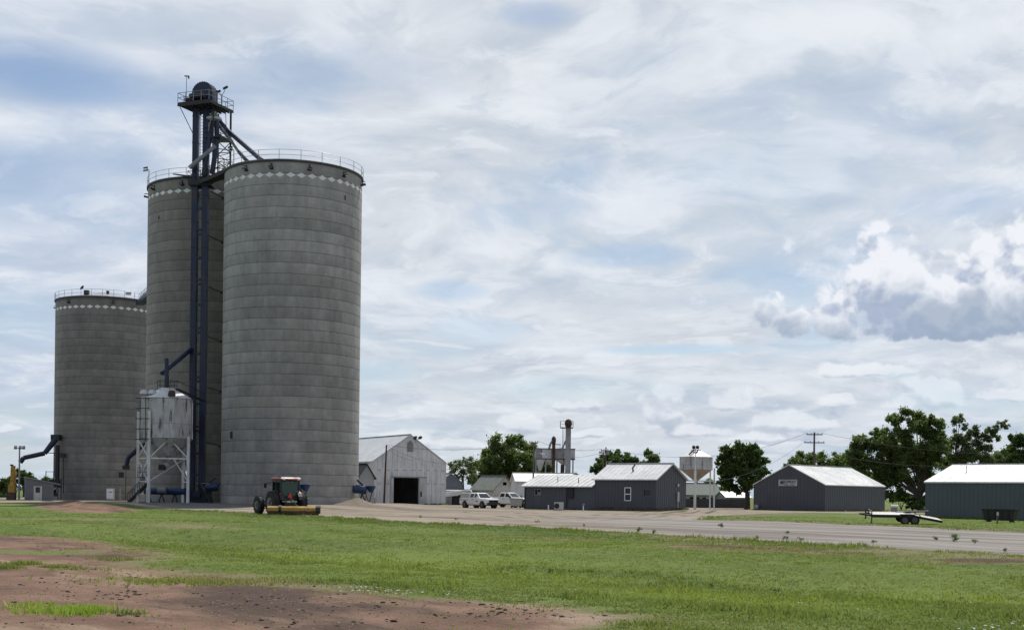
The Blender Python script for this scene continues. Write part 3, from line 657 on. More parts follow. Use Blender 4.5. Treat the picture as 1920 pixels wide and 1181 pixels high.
# weeds along the road edge
def leafcloud(c, rad, n, size, mat, name, parent=None, jit=.0, droop=0.):
    """many small leaf faces spread through blobs c[(x,y,z,r)]"""
    c = np.asarray(c, float); wts = c[:, 3]**2; idx = rng.choice(len(c), n, p=wts/wts.sum())
    d = rng.normal(0, 1, (n, 3)); d /= np.linalg.norm(d, axis=1)[:, None]
    rr = rng.random(n)**.5*c[idx, 3]*(1+.9*(rng.random(n) > .86)*rng.random(n))
    # uneven outline: every blob breaks into sprays
    k = (np.sin(d[:, 0]*7+idx*1.7)+np.sin(d[:, 1]*8+idx*2.3)+np.sin(d[:, 2]*9+idx*.9))/3
    rr = rr*(1+.34*k)
    p = c[idx, :3]+d*rr[:, None]*np.array([1, 1, .86])
    nn = rng.normal(0, 1, (n, 3)); nn[:, 2] += .5; nn /= np.linalg.norm(nn, axis=1)[:, None]
    t = np.cross(nn, rng.normal(0, 1, (n, 3))); t /= np.linalg.norm(t, axis=1)[:, None]+1e-9; b_ = np.cross(nn, t)
    s = size*rng.uniform(.55, 1.35, n)[:, None]
    V = np.stack([p-t*s, p-b_*s*.55+t*s*.1, p+t*s-nn*s*droop, p+b_*s*.55+t*s*.1], 1).reshape(-1, 3)
    if parent is not None: V = V-np.array(parent.location)
    return npmesh(name, V, np.arange(4*n).reshape(-1, 4), mat, parent)
weeds = [(1352, 990, 9, 'dark tuft standing in the gravel left of the road bend'), (1475, 1010, 9, 'round weed at the gravel edge'), (1420, 1008, 7, 'small weed at the lower edge of the road'), (1477, 1002, 7, 'weed in the road just above another'),
         (1788, 1016, 16, 'tallest bushy weed at the right roadside'), (1755, 1014, 9, 'weed just left of the tallest roadside weed'), (1828, 1020, 9, 'dark weed just right of the tallest roadside weed'), (1638, 1019, 8, 'round green weed on the road verge'),
         (1501, 1012, 8, 'small weed right of a pair of roadside weeds'), (1006, 980, 6, 'little dark weed in the gravel below the low grey building'), (788, 971, 5, 'weed at the gravel edge right of the brown pole'), (1197, 998, 10, 'leafy weed where gravel meets lawn'),
         (1225, 1000, 8, 'weed on the lawn edge in the middle'), (1884, 1036, 8, 'weed on the lower road edge near the right side'), (855, 975, 5, 'tiny dark weed in the gravel near the lawn'), (1095, 988, 5, 'small weed in the tracks at centre'),
         (1802, 1087, 7, 'dark clump in the lawn at right'), (1035, 1047, 9, 'dark flat clump in the ditch at centre'), (1110, 1051, 7, 'dark clump in the ditch right of centre'), (1335, 1068, 8, 'dark patch of weeds in the ditch'), (1460, 1074, 9, 'dark leafy weeds along the ditch to the right')]
for (px, py, hp, lab) in weeds:
    gx, gy = GP(px, py); s = gy/F; g = gh(gx, gy); h = hp*s
    r_ = thing('weed', lab, 'weed', (gx, gy, g), 0, 'weeds along the road and ditch')
    mb = MB()
    for k in range(7):
        a = random.uniform(0, 6.28); mb.tube((0, 0, 0), (math.cos(a)*h*.45, math.sin(a)*h*.45, h*random.uniform(.6, 1)), h*.02, h*.008, 5)
    mb.build('stem', 'weed_leaf', r_)
    bl = [(gx+random.gauss(0, h*.3), gy+random.gauss(0, h*.3), g+h*random.uniform(.3, .8), h*.3) for _ in range(6)]
    leafcloud(bl, 0, 260, h*.09, 'weed_leaf', 'leaves', r_)

# ------------------------------------------------------------------ silos
def silo(label, X, Y, R, top, mat, nposts, nrails, base_h, lamps, ph=0., step=0.):
    t = thing('grain_silo', label, 'grain silo', (X, Y, 0), 0, 'tall concrete grain silos')
    prof = [(R+base_h[1], -1.)] if base_h else [(R, -1.)]
    if base_h: prof += [(R+base_h[1], base_h[0]), (R+.02, base_h[0]+.03)]
    z = 1.22
    while z < top-.3:
        if not base_h or z > base_h[0]+.1: prof += [(R, z-.045), (R-.03, z-.035), (R-.03, z+.004), (R, z+.014)]
        z += 1.22
    prof += [(R, top)]
    MB().lathe(prof, n=144).build('shell', mat, t)
    f = MB().lathe([(R-.1, top-.02), (R+.15, top-.12), (R+.16, top+.12), (R-.05, top+.2)], n=144)
    f.build('roof_edge', 'dark_steel', t)
    fl = MB().lathe([(R+.165, top-.0), (R+.175, top+.10), (R+.06, top+.17)], n=144)
    fl.build('roof_flashing', 'flashing', t)
    MB().lathe([(R-.05, top+.2), (R*.6, top+.9), (R*.2, top+1.6), (0.01, top+1.8)], n=72).build('roof', 'galv_dull', t, smooth=False)
    n = 42; d = MB()
    for i in range(n):
        a = 2*math.pi*(i+.35)/n; w = math.pi/n*.90; zc = top-1.55; rr = R+.012
        K = 4; V = []
        for j in range(K+1):
            u = -1+2*j/K; hh = .28*(1-abs(u)); V += [(rr*math.cos(a+w*u), rr*math.sin(a+w*u), zc-hh-.002), (rr*math.cos(a+w*u), rr*math.sin(a+w*u), zc+hh+.002)]
        d.add(V, [(2*j, 2*j+2, 2*j+3, 2*j+1) for j in range(K)])
    d.build('diamond_band', 'diamond', t)
    g = MB()
    for i in range(nposts):
        a = 2*math.pi*(i+.3)/nposts+ph; x, y = (R+.12)*math.cos(a), (R+.12)*math.sin(a)
        g.tube((x, y, top+.05), (x, y, top+1.2), .032, n=5)
    for zz in nrails:
        k = 96
        for i in range(k):
            a, b = 2*math.pi*i/k, 2*math.pi*(i+1)/k
            g.tube(((R+.12)*math.cos(a), (R+.12)*math.sin(a), top+zz), ((R+.12)*math.cos(b), (R+.12)*math.sin(b), top+zz), .025, n=4, cap=False)
    g.build('guardrail', 'galv_dull', t)
    for deg in lamps:                              # wall lamps under the eave, angle from the +x axis
        a = R_(deg); c, s_ = math.cos(a), math.sin(a)
        l = MB(); l.bar((R*c, R*s_, top-.45), ((R+.5)*c, (R+.5)*s_, top-.45), .08); l.bar((R*c, R*s_, top-.3), (R*c, R*s_, top-.95), .08)
        l.bar(((R+.02)*c, (R+.02)*s_, top-.9), ((R+.55)*c, (R+.55)*s_, top-.75), .42, .16)
        lm = l.build('wall_lamp', 'black', t)
        MB().bar(((R+.45)*c, (R+.45)*s_, top-.90), ((R+.56)*c, (R+.56)*s_, top-.84), .3, .04).build('lens', 'lamp_glass' if deg == -36 else 'galv_dull', t).parent = lm
    return t
S1 = (XA(546.2, 148)-.15, 148.); S2 = (XA(394.5, 161), 161.); S3 = (XA(196.5, 210), 210.)
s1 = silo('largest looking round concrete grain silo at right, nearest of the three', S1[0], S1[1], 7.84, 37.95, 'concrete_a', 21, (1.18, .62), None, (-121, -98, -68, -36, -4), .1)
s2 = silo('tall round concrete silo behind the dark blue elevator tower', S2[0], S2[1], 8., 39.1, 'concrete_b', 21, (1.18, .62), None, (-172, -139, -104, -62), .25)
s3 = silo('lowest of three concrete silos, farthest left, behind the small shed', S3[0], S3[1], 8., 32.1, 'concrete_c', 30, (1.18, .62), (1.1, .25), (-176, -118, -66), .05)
def on_silo(S, px, py, R=8.0):
    """point of the near side of a silo's wall seen at a pixel (local to the silo)"""
    u, v = uv(px, py); a = u/F; A = 1+a*a; B = -2*(S[1]+a*S[0]); C = S[0]**2+S[1]**2-R*R
    Y = (-B-math.sqrt(max(B*B-4*A*C, 0)))/(2*A)
    return Vector((a*Y, Y, H+v/F*Y))
def silo_plate(par, S, px, py, w, h, mat, name, out=.05):
    p = on_silo(S, px, py, 7.84 if S is S1 else 8.); a = math.atan2(p.y-S[1], p.x-S[0])
    return MB().box((p.x+math.cos(a)*out/2, p.y+math.sin(a)*out/2, p.z), (out*1.6, w, h), a).build(name, mat, par, world=True)
hb = silo_plate(s1, S1, 434, 815, .42, .75, 'black', 'hatch')
MB().bar(on_silo(S1, 434, 822, 7.84)+Vector((0, -.1, 0)), on_silo(S1, 437, 822, 7.84)+Vector((0, -.1, 0)), .05).build('latch', 'dark_steel', s1, world=True)
silo_plate(s1, S1, 647, 371, .12, .5, 'black', 'hatch')
silo_plate(s2, S2, 298, 408, .12, .4, 'black', 'hatch')
t = thing('loading_spout', 'dark curved spout bending down between the left silo and hopper bin', 'loading spout', tuple(W(250, 850, 158)))
MB().path([W(272, 832, 158), W(262, 838, 158), W(240, 858, 158), W(237, 872, 158)], [.30, .33, .30, .28], 12).build('spout', 'navy', t, world=True)
MB().box(W(236.5, 876, 158), (.75, .6, .5)).build('outlet', 'dark_steel', t, world=True)
# roof floodlights on posts
def roof_light(label, p, h, side, par_top, q_=.6):
    t = thing('floodlight', label, 'floodlight', p, 0)
    m = MB().tube((0, 0, 0), (0, 0, h), .05, n=6); m.tube((0, 0, h), (side*.35, 0, h+.25), .04, n=6); m.build('post', 'galv_dull', t)
    for k in (0, .55):
        k *= q_; hd = MB().bar((side*.15, -.1, h-k+.3), (side*.6, -.3, h-k+.16), .32, .16).build('lamp_head', 'dark_steel', t)
        q = MB().bar((side*.25, -.24, h-k+.17), (side*.55, -.36, h-k+.07), .24, .03).build('lens', 'lamp_glass', t); q.parent = hd
    return t
roof_light('twin floodlight on a post on the roof edge of the middle silo', (S2[0]-7.6, S2[1]-2.2, 39.35), 2.0, -1, 0)
roof_light('twin floodlight beside the spouts on the roof edge of the largest silo', (S1[0]-5.9, S1[1]-4.9, 38.1), 1.7, -1, 0)
t = thing('roof_dish', 'small dish and cabinet on the rim of the leftmost silo', 'dish', (XA(157, 203), 203.2, 32.5))
MB().box((0, 0, .4), (.75, .6, .7)).build('cabinet', 'dark_steel', t); dd_ = MB().lathe([(.02, 0), (.25, .05), (.42, .2)], n=14).build('dish', 'dark_steel', t); dd_.location = (-.55, -.2, 1.05)
dd_.rotation_euler = (R_(60), 0, R_(-40))
t = thing('vent_box', 'small square vent box at the centre of the leftmost silo rim', 'vent', (XA(197, 202.4), 202.5, 32.5)); MB().box((0, 0, .3), (.35, .4, .45)).build('housing', 'black', t); MB().box((0, 0, .56), (.45, .5, .06)).build('lid', 'dark_steel', t)
t = thing('vent_box', 'wide low pale vent box near the right of the leftmost silo rim', 'vent', (XA(235, 203), 203.3, 32.5)); MB().box((0, 0, .3), (.8, .4, .35)).build('housing', 'galv', t); MB().box((0, 0, .5), (.9, .5, .05)).build('lid', 'galv_dull', t)
# wall tank fittings on the leftmost silo
def wbox(name, label, cat, px, py, Y, w, h, d, mat, parts=()):
    p = W(px, py, Y); t = thing(name, label, cat, tuple(p))
    MB().box((0, 0, 0), (w, d, h)).build('cabinet', mat, t)
    for (nm, x, z, a, b_, mt) in parts: MB().box((x, -d/2-.02, z), (a, .05, b_)).build(nm, mt, t)
    return t
wbox('electrical_box', 'small dark box fixed high on the left silo near the curved blue spout', 'electrical box', 228, 890, 200.2, .8, .85, .4, 'dark_steel', (('door', 0, 0, .66, .7, 'black'),))
wbox('electrical_cabinet', 'white electrical cabinet standing at the foot of the left silo', 'electrical cabinet', 207, 925.5, 200.5, 1.15, 1.75, .5, 'box_white', (('door', 0, 0, 1., 1.55, 'car_white'), ('label_plate', .1, .3, .5, .12, 'galv_dull')))
p = W(236, 905, 201); t = thing('conduit_pole', 'thin pole running down the left silo beside the dark box', 'conduit', (p.x, p.y, 0))
MB().tube((0, 0, 0), (0, 0, 5.6), .06, n=6).build('pipe', 'dark_steel', t); MB().box((0, -.05, 5.6), (.35, .3, .35)).build('junction_box', 'dark_steel', t)
p = W(225, 930, 200.3); t = thing('bollard', 'pale tan bollard in front of the left silo base', 'bollard', (p.x, p.y, 0)); MB().tube((0, 0, 0), (0, 0, 1.75), .09, n=10).build('post', 'tan_plastic', t); MB().lathe([(.09, 1.75), (.06, 1.8), (.0, 1.82)], n=10).build('cap', 'tan_plastic', t)

# ------------------------------------------------------------------ elevator tower
TY = 149.2
T = thing('bucket_elevator', 'dark navy bucket elevator tower standing between the two tallest silos', 'grain elevator', (XA(368, TY), TY, .3))
def tp(px, py, dy=0.): return W(px, py, TY+dy)
def tb(name, mat, mb): return mb.build(name, mat, T, world=True)
xL, xR = XA(359.2, TY), XA(378.4, TY)
zt = tp(370, 197).z
for x in (xL, xR):
    m = MB(); m.box((x, TY, zt/2+.1), (.66, .8, zt-.2))
    z = 2.5
    while z < zt-1: m.box((x, TY, z), (.74, .88, .08)); z += 3.05
    tb('elevator_leg', 'navy', m)
for py in (392, 432, 440, 484, 525, 533, 572, 616, 624, 664, 707, 715, 757, 800, 808, 850, 890):
    tb('cross_tie', 'navy', MB().box(((xL+xR)/2, TY-.25, tp(369, py).z), (xR-xL-.6, .3, .26)))
for a_, b_ in ((.4, 13.), (36., zt)):              # ladders between the legs
    m = MB()
    for dx in (-.22, .22): m.tube(((xL+xR)/2+dx, TY+.55, a_), ((xL+xR)/2+dx, TY+.55, b_), .03, n=4)
    z = a_+.3
    while z < b_: m.bar(((xL+xR)/2-.22, TY+.55, z), ((xL+xR)/2+.22, TY+.55, z), .03); z += .35
    tb('ladder', 'dark_steel', m)
for py in (352, 437, 533, 626, 722, 826):          # stays to the middle silo
    z = tp(369, py).z-.1; m = MB()
    m.bar((xL, TY+.3, z), (xL-.85, TY+3.3, z-.75), .1); m.box((xL-.9, TY+3.3, z-.8), (.35, .2, .2))
    m.bar((xR, TY+.3, z), (xR+1.35, TY+3.0, z-.35), .1); m.box((xR+1.4, TY+3.0, z-.4), (.4, .2, .22))
    tb('stay', 'dark_steel', m)
# boot and drive at the foot
m = MB(); m.box(((xL+xR)/2, TY, .9), (3.0, 1.5, 1.4)); m.box(((xL+xR)/2+.2, TY-.9, 1.3), (1.0, .6, .7)); tb('boot', 'navy', m)
# head platform: skewed slab seen from below
zp = tp(380, 200).z
PXa = [(-2.75, -1.4), (1.2, -2.9), (3.05, 1.4), (-1.0, 2.6)]
cx = (xL+xR)/2+.35
def plat(z, th=.10):
    v = [(cx+x, TY+y, z-th) for x, y in PXa]+[(cx+x, TY+y, z) for x, y in PXa]
    return MB().add(v, [(0, 3, 2, 1), (4, 5, 6, 7), (0, 1, 5, 4), (1, 2, 6, 5), (2, 3, 7, 6), (3, 0, 4, 7)])
m = plat(zp)
for k in range(9):
    a = k/8; p0 = Vector((PXa[0][0]*(1-a)+PXa[1][0]*a, PXa[0][1]*(1-a)+PXa[1][1]*a, 0)); p1 = Vector((PXa[3][0]*(1-a)+PXa[2][0]*a, PXa[3][1]*(1-a)+PXa[2][1]*a, 0))
    o = Vector((cx, TY, zp-.22)); m.bar(p0+o, p1+o, .10, .24)
m.bar(Vector((cx+PXa[0][0], TY+PXa[0][1], zp-.28)), Vector((cx+PXa[1][0], TY+PXa[1][1], zp-.28)), .14, .34)
tb('platform', 'dark_steel', m)
m = MB(); P4 = [Vector((cx+x, TY+y, zp)) for x, y in PXa]
for i in range(4):
    a, b = P4[i], P4[(i+1) % 4]
    for z in (.55, 1.08): m.bar(a+Vector((0, 0, z)), b+Vector((0, 0, z)), .05)
    for k in range(4): q = a.lerp(b, k/4); m.bar(q, q+Vector((0, 0, 1.1)), .055)
tb('guardrail', 'galv_dull', m)
# head drum with domed top
hx = tp(384, 180); m = MB(); r = 1.35; zc = zp+1.35
poly = [(-r, zp+.05)]+[(r*math.cos(a), zc+r*math.sin(a)) for a in [math.pi*(1-i/14) for i in range(15)]]+[(r, zp-.35)]
m.prism(poly, -.62, .62); M = Matrix.Rotation(R_(-16), 3, 'Z'); m.v = [tuple(M @ Vector(v)+Vector((hx.x, TY, 0))) for v in m.v]
hd = tb('head_housing', 'navy', m)
m = MB()
for i in range(2, 13):
    a = math.pi*i/14; m.box((r*math.cos(a)*1.0, 0, zc+r*math.sin(a)), (.06, 1.34, .06))
m.v = [tuple(M @ Vector(v)+Vector((hx.x, TY, 0))) for v in m.v]
q = tb('seam', 'dark_steel', m); q.parent = hd
m = MB(); c = Vector((hx.x-.55, TY-1.15, zp+.85)); m.tube(c-Vector((.9, -.25, 0)), c+Vector((.9, -.25, 0)), .36, n=14); m.box(c+Vector((-.9, .1, -.45)), (1.1, .8, .25)); m.box(c+Vector((.2, .3, .2)), (.7, .5, .5))
tb('drive_motor', 'dark_steel', m)
m = MB(); a = P4[0]+Vector((.9, .3, 0)); m.tube(a, a+Vector((0, 0, 3.2)), .03, n=5); m.bar(a+Vector((-.25, 0, 3.15)), a+Vector((.3, 0, 3.15)), .12, .1); m.box(a+Vector((.25, 0, 3.0)), (.14, .14, .3)); tb('mast', 'dark_steel', m)
m = MB(); a = tp(416, 204, .4); a.z = zp; m.tube(a, a+Vector((0, 0, 1.5)), .04, n=5); m.bar(a+Vector((0, 0, 1.45)), a+Vector((-.4, 0, 1.75)), .05); m.bar(a+Vector((0, 0, 1.45)), a+Vector((.35, 0, 2.05)), .05)
m.bar(a+Vector((-.62, -.2, 1.75)), a+Vector((-.2, 0, 1.95)), .32, .22); m.bar(a+Vector((.2, -.2, 2.15)), a+Vector((.62, 0, 2.45)), .34, .24); tb('floodlight', 'dark_steel', m)
m = MB(); m.bar(P4[0]+Vector((.1, 0, -.2)), Vector((xL-.3, TY, zp-3.3)), .06); tb('brace', 'dark_steel', m); m = MB(); m.bar(P4[2]+Vector((-.9, 0, -.2)), tp(424, 240, 1.2), .06); tb('brace', 'dark_steel', m)
# support frame at right, from catwalk up to the platform
zc0 = tp(400, 330).z
cols = [(tp(399, 300, -.9).x, TY-.9), (tp(427.5, 300, 0).x, TY+1.2), (tp(408, 300, 2).x, TY+2.2)]
m = MB()
for i, (x, y) in enumerate(cols): m.bar((x, y, zc0-(1.2 if i < 2 else 0)), (x, y, zp-.2), .20 if i == 1 else .15)
zs = [tp(420, p_).z for p_ in (318, 300, 282, 262, 240)]
for i in range(len(zs)-1):
    for (a, b) in ((0, 1), (1, 2)):
        x0, y0 = cols[a]; x1, y1 = cols[b]
        m.bar((x0, y0, zs[i]), (x1, y1, zs[i]+.3), .08)
        if i % 2: m.bar((x0, y0, zs[i]), (x1, y1, zs[i+1]), .07)
        else: m.bar((x1, y1, zs[i]), (x0, y0, zs[i+1]), .07)
tb('support_frame', 'dark_steel', m)
# mid platform
z2 = tp(400, 259).z; m = MB(); v = [(xL+.9, TY-.4), (xR+2.0, TY-1.3), (cols[1][0]+.1, TY+1.1), (xR, TY+1.8)]
m.add([(x, y, z2-.16) for x, y in v]+[(x, y, z2) for x, y in v], [(0, 3, 2, 1), (4, 5, 6, 7), (0, 1, 5, 4), (1, 2, 6, 5), (2, 3, 7, 6), (3, 0, 4, 7)])
for i in range(3):
    a, b = Vector((*v[i], z2)), Vector((*v[i+1], z2))
    for zz in (.55, 1.05): m.bar(a+Vector((0, 0, zz)), b+Vector((0, 0, zz)), .045)
    for k in range(3): q = a.lerp(b, k/2); m.bar(q, q+Vector((0, 0, 1.05)), .05)
tb('service_platform', 'dark_steel', m)
# distributor and spouts
d0 = tp(401, 221, .2)
m = MB().lathe([(.28, .75), (.40, .35), (.95, -.1), (.95, -.3), (.7, -.42)], c=tuple(d0), n=18, cap=True); tb('distributor', 'galv', m)
m = MB().path([Vector((xR, TY, zp-.5)), d0+Vector((0, 0, .9)), d0], .3, 10); tb('chute', 'navy', m)
def spout(name, mat, pts, r): tb(name, mat, MB().path(pts, r, 12))
spout('spout', 'galv_dull', [tp(405, 228, .2), tp(437, 268, 0), tp(449, 286, -.6)], .22)
spout('spout', 'navy', [tp(449, 286, -.6), W(466, 305, 145.5)], .24)
spout('spout', 'navy', [tp(412, 229, .4), tp(430, 248, .2), W(491, 301, 144.5)], .27)
spout('spout', 'navy', [tp(406, 228, -.3), tp(407, 262, -.5), tp(403, 290, -.7), tp(398, 326, -.8)], .30)
spout('spout', 'navy', [tp(399, 228, -.2), tp(395, 250, -.5), tp(388, 292, -.9), tp(381, 330, -.7)], .26)
spout('spout', 'galv_dull', [tp(404, 274, -.9), tp(355, 315, -1.3)], .25)
# catwalk to the silo roofs
zc1 = tp(395, 334).z
m = MB(); A, B = tp(366, 338, .4), tp(428, 315, -3.0); A.z = zc1-.9; B.z = 38.1
m.bar(A, B, 1.2, .45)
for s_ in (-.6, .6):
    dd = (B-A).normalized(); sd = Vector((-dd.y, dd.x, 0))*s_
    for zz in (.8, 1.3): m.bar(A+sd+Vector((0, 0, zz)), B+sd+Vector((0, 0, zz)), .05)
    for k in range(8): q = A.lerp(B, k/7)+sd; m.bar(q, q+Vector((0, 0, 1.3)), .05)
m.box((xL+.7, TY+.2, zc1-.75), (2.7, 2.0, .5)); m.bar((xL+.2, TY+1, zc1+.3), (S2[0]-3.2, S2[1]-6, 39.9), .9, .14)
for zz in (0., .5, 1.): m.bar((xL-.7, TY-.8, zc1-.4+zz), (xL-.7, TY+1.2, zc1-.4+zz), .05); m.bar((xL-.7, TY-.8, zc1-.4+zz), (xL+.0, TY-.8, zc1-.4+zz), .05)
m.bar((xL-.7, TY-.8, zc1-.5), (xL-.7, TY-.8, zc1+.6), .05)
tb('catwalk', 'dark_steel', m)
# lower spout feeding the hopper bin
spout('spout', 'navy', [tp(358, 655, -.5), tp(304, 700, -6.5)], .26)
# walkway from the tower down to the left silo
t = thing('catwalk', 'sloping railed catwalk between left silo roof and the middle silo', 'catwalk', tuple(W(262, 568, 203)))
m = MB(); A, B = W(262, 569, 203.5), W(285, 550, 190); m.bar(A, B, 1.2, .6); m.build('deck', 'navy', t, world=True)
m = MB()
for s_ in (-.55, .55):
    for zz in (.8, 1.3): m.bar(A+Vector((0, s_, zz)), B+Vector((0, s_, zz)), .05)
    for k in range(9): q = A.lerp(B, k/8)+Vector((0, s_, 0)); m.bar(q, q+Vector((0, 0, 1.3)), .04)
m.build('guardrail', 'galv_dull', t, world=True)

# ------------------------------------------------------------------ white hopper bin
BY = 143.
t = HB = thing('hopper_bin', 'rust streaked white hopper bin on steel legs in front of middle silo', 'hopper bin', (XA(311, BY), BY, .34))
bx = HB.location.x; R8 = 2.95
zt_, zb_ = W(311, 748, BY).z-.34, W(311, 822, BY).z-.34
PH = R_(22.5+8)
def hexbin(par, R8, zb_, zt_, ztop, zhop, mw, mh, n=8, PH=PH, rh=.35):
    b = MB().lathe([(R8, zb_), (R8, zt_)], n=n, ph=PH)
    for z in (zb_+(zt_-zb_)*.37, zt_-.02, zb_+.02): b.lathe([(R8, z-.04), (R8+.04, z-.03), (R8+.04, z+.03), (R8, z+.04)], n=n, ph=PH)
    b.build('bin_body', mw, par)
    MB().lathe([(R8+.12, zt_-.01), (R8*.33, ztop-.15), (R8*.3, ztop), (.01, ztop+.1)], n=n, ph=PH).build('roof', 'white_steel' if mw == 'bin_white' else 'roof_white', par)
    MB().lathe([(R8-.02, zb_), (R8*.62, zb_-(zb_-zhop)*.42), (rh, zhop), (rh*.9, zhop-.35)], n=n, ph=PH).build('hopper', mh, par)
hexbin(HB, R8, zb_, zt_, W(311, 728, BY).z-.34, W(311, 868, BY).z-.34, 'bin_white', 'bin_white')
legs = [(266, -1.2), (289.5, -2.9), (355.5, -1.4), (322.5, 2.2), (302, 2.9), (345, 1.5)]
lx = [XA(px, BY) - bx for px in (260, 290, 357, 322.5)]
LP = [(-2.85, -1.0), (-1.15, -2.75), (2.75, -1.15), (1.2, 2.75), (-2.5, 1.6)]
ztop_leg = [zb_+2.9, zb_+2.9, zb_+.2, zb_-.2, zb_-.2]
for (x, y), zz in zip(LP, ztop_leg): MB().bar((x, y, -.3), (x, y, zz), .3).build('leg', 'white_steel', HB)
m = MB(); zm, zl = W(311, 860, BY).z-.34, W(311, 903, BY).z-.34
def xbr(m, a, b, z0, z1, w=.12): m.bar((*a, z0), (*b, z1), w); m.bar((*b, z0), (*a, z1), w)
xbr(m, LP[0], LP[1], zm, zb_-.2); m.bar((*LP[0], zm), (*LP[1], zm), .14)
xbr(m, LP[0], LP[1], zl-.2, zm-.1)
mid = ((LP[1][0]+LP[2][0])/2, (LP[1][1]+LP[2][1])/2)
m.bar((*LP[1], zm), (*mid, zb_-.05), .13); m.bar((*LP[2], zm), (*mid, zb_-.05), .13); m.bar((*LP[1], zm), (*LP[2], zm), .16)
m.bar((*LP[2], zl), (mid[0]+.5, mid[1], zm), .11); m.bar((*LP[2], zl), (*LP[3], zm), .1); m.bar((*LP[1], zl), (*LP[3], zm), .1)
m.bar((*LP[3], zl), (*LP[2], zl), .12); m.bar((*LP[0], zl), (*LP[4], zm), .1); m.bar((*LP[0], zl), (*LP[1], zl), .12)
m.build('brace', 'white_steel', HB)
m = MB(); v = W(275, 738, BY-2.2); g_ = (v.x-bx, v.y-BY)
m = MB()
for k in (-.45, .45): m.lathe([(.02, .35), (.3, .3), (.46, .05), (.5, -.15)], c=(g_[0]+k, g_[1]+.6, zt_+.55), n=12)
m.build('vent', 'galv', HB)
m = MB(); v = W(322, 740, BY-2.4); m.lathe([(.02, .3), (.32, .2), (.42, -.1), (.42, -.35)], c=(v.x-bx, v.y-BY, zt_+.55), n=12); m.build('vent', 'rust', HB)
# open ladder frame on the left face
m = MB(); z0 = W(275, 903, BY).z
for x in (-2.25, -1.65): m.bar((x, -2.55, zb_-.4), (x, -2.55, zt_), .07)
for z in np.linspace(zb_-.2, zt_-.1, 5): m.bar((-2.85, -2.2, z), (-1.15, -2.95, z), .09)
m.build('ladder', 'rust', HB)
m = MB(); m.path([W(313, 728, BY-.4), W(312, 672, BY-.4)], .24, 10); m.build('inlet_pipe', 'navy', HB, world=True)
m = MB(); zr = W(311, 731, BY).z-.34
for a in range(6):
    x, y = 1.1*math.cos(a*1.05), 1.1*math.sin(a*1.05); x2, y2 = 1.1*math.cos(a*1.05+1.05), 1.1*math.sin(a*1.05+1.05)
    m.bar((x, y, zr-.2), (x, y, zr+1.), .05)
    for zz in (.5, 1.): m.bar((x, y, zr+zz), (x2, y2, zr+zz), .045)
m.bar((1.2, -.4, zr+1.), (3.4, 3.5, zr-.1), .06); m.bar((1.2, -.4, zr+.1), (3.4, 3.5, zr-1.), .5, .1)
m.build('roof_walkway', 'dark_steel', HB)
m = MB(); m.box((-.4, -.2, zl+1.6), (.7, .6, .6)); m.box((-1.95, -1.7, zl+.45), (1.3, 1.2, .08))
for x in (-2.5, -1.95, -1.4): m.bar((x, -2.3, zl+.45), (x, -2.3, zl+1.5), .05)
for zz in (1., 1.5): m.bar((-2.5, -2.3, zl+zz), (-1.4, -2.3, zl+zz), .05)
m.build('gate_platform', 'dark_steel', HB)
# small dark control box on the hopper
t = thing('conveyor', 'blue screw conveyor drive lying under the white hopper bin', 'conveyor', (XA(313, 146), 146, .34))
MB().tube((-2.6, .3, 1.3), (2.2, -.2, 1.25), .42, n=14).build('tube', 'navy_bright', t)
MB().tube((-.9, -.5, 1.35), (.1, -.6, 1.35), .35, n=14).build('motor', 'galv_dull', t)
m = MB()
for x in (-2.1, -.6, .9, 2.): m.bar((x-.3, 0, 0), (x, 0, 1.1), .12); m.bar((x+.3, 0, 0), (x, 0, 1.1), .12)
m.build('stand', 'dark_steel', t)
t = thing('walkway_stair', 'dark steel stair frame standing at the left legs of the hopper bin', 'stair', (XA(262, 142), 142, .34))
m = MB()
for s_ in (-.4, .4):
    m.bar((-1.2, s_, 0), (.9, s_, 2.1), .12, .2)
    for k in range(5): m.bar((-1.2+.52*k, s_, .52*k), (-1.2+.52*k, s_, .52*k+1.0), .05)
    m.bar((-1.2, s_, 1.), (.9, s_, 3.1), .06)
m.build('stringer', 'dark_steel', t)
m = MB()
for k in range(9): m.box((-1.1+.22*k, 0, .12+.24*k), (.26, .8, .05))
m.build('tread', 'dark_steel', t)
def machine(label, px, Y, z, flip=1, mat='navy_bright'):
    t = thing('reclaim_conveyor', label, 'conveyor', (XA(px, Y), Y, z), 0)
    MB().tube((-.7*flip, 0, 1.9), (.75*flip, -.15, 1.75), .5, n=16).build('drive_drum', mat, t)
    MB().lathe([(.55, .5), (.5, .3), (.2, -.25)], c=(1.2*flip, -.1, 1.75), n=10, cap=True).build('hopper', 'navy_bright', t)
    MB().box((1.15*flip, -.1, 2.27), (1.15, .8, .06)).build('lid', 'galv', t)
    MB().bar((-1.8*flip, .1, 3.0), (-.1*flip, 0, 1.5), .35, .3).build('chute', 'navy_bright', t)
    MB().bar((-.4*flip, .05, 2.9), (.3*flip, -.05, 2.3), .22, .22).build('motor', 'navy', t)
    m = MB(); m.bar((-1.3*flip, 0, -.2), (-1.1*flip, 0, 2.), .14); m.bar((.9*flip, 0, -.2), (.1*flip, 0, 1.5), .12); m.bar((.9*flip, .1, -.2), (1.3*flip, 0, 1.6), .1); m.bar((-.2*flip, .1, -.2), (.2*flip, 0, 1.5), .16)
    m.build('stand', 'dark_steel', t)
    return t
machine('blue conveyor discharge with pale lid over a gravel pile beside largest silo', 676, 146, .25, 1)
machine('blue conveyor drive in the shade between the tower and largest silo', 397, 147.5, .3, -1)
machine('blue conveyor drive mostly hidden behind the tractor cab', 552, 136.8, .3, 1)
t = thing('stair_flight', 'dark steel stair leaning beside the tower foot in deep shade', 'stair', (XA(388, 146.6), 146.4, .3))
m = MB()
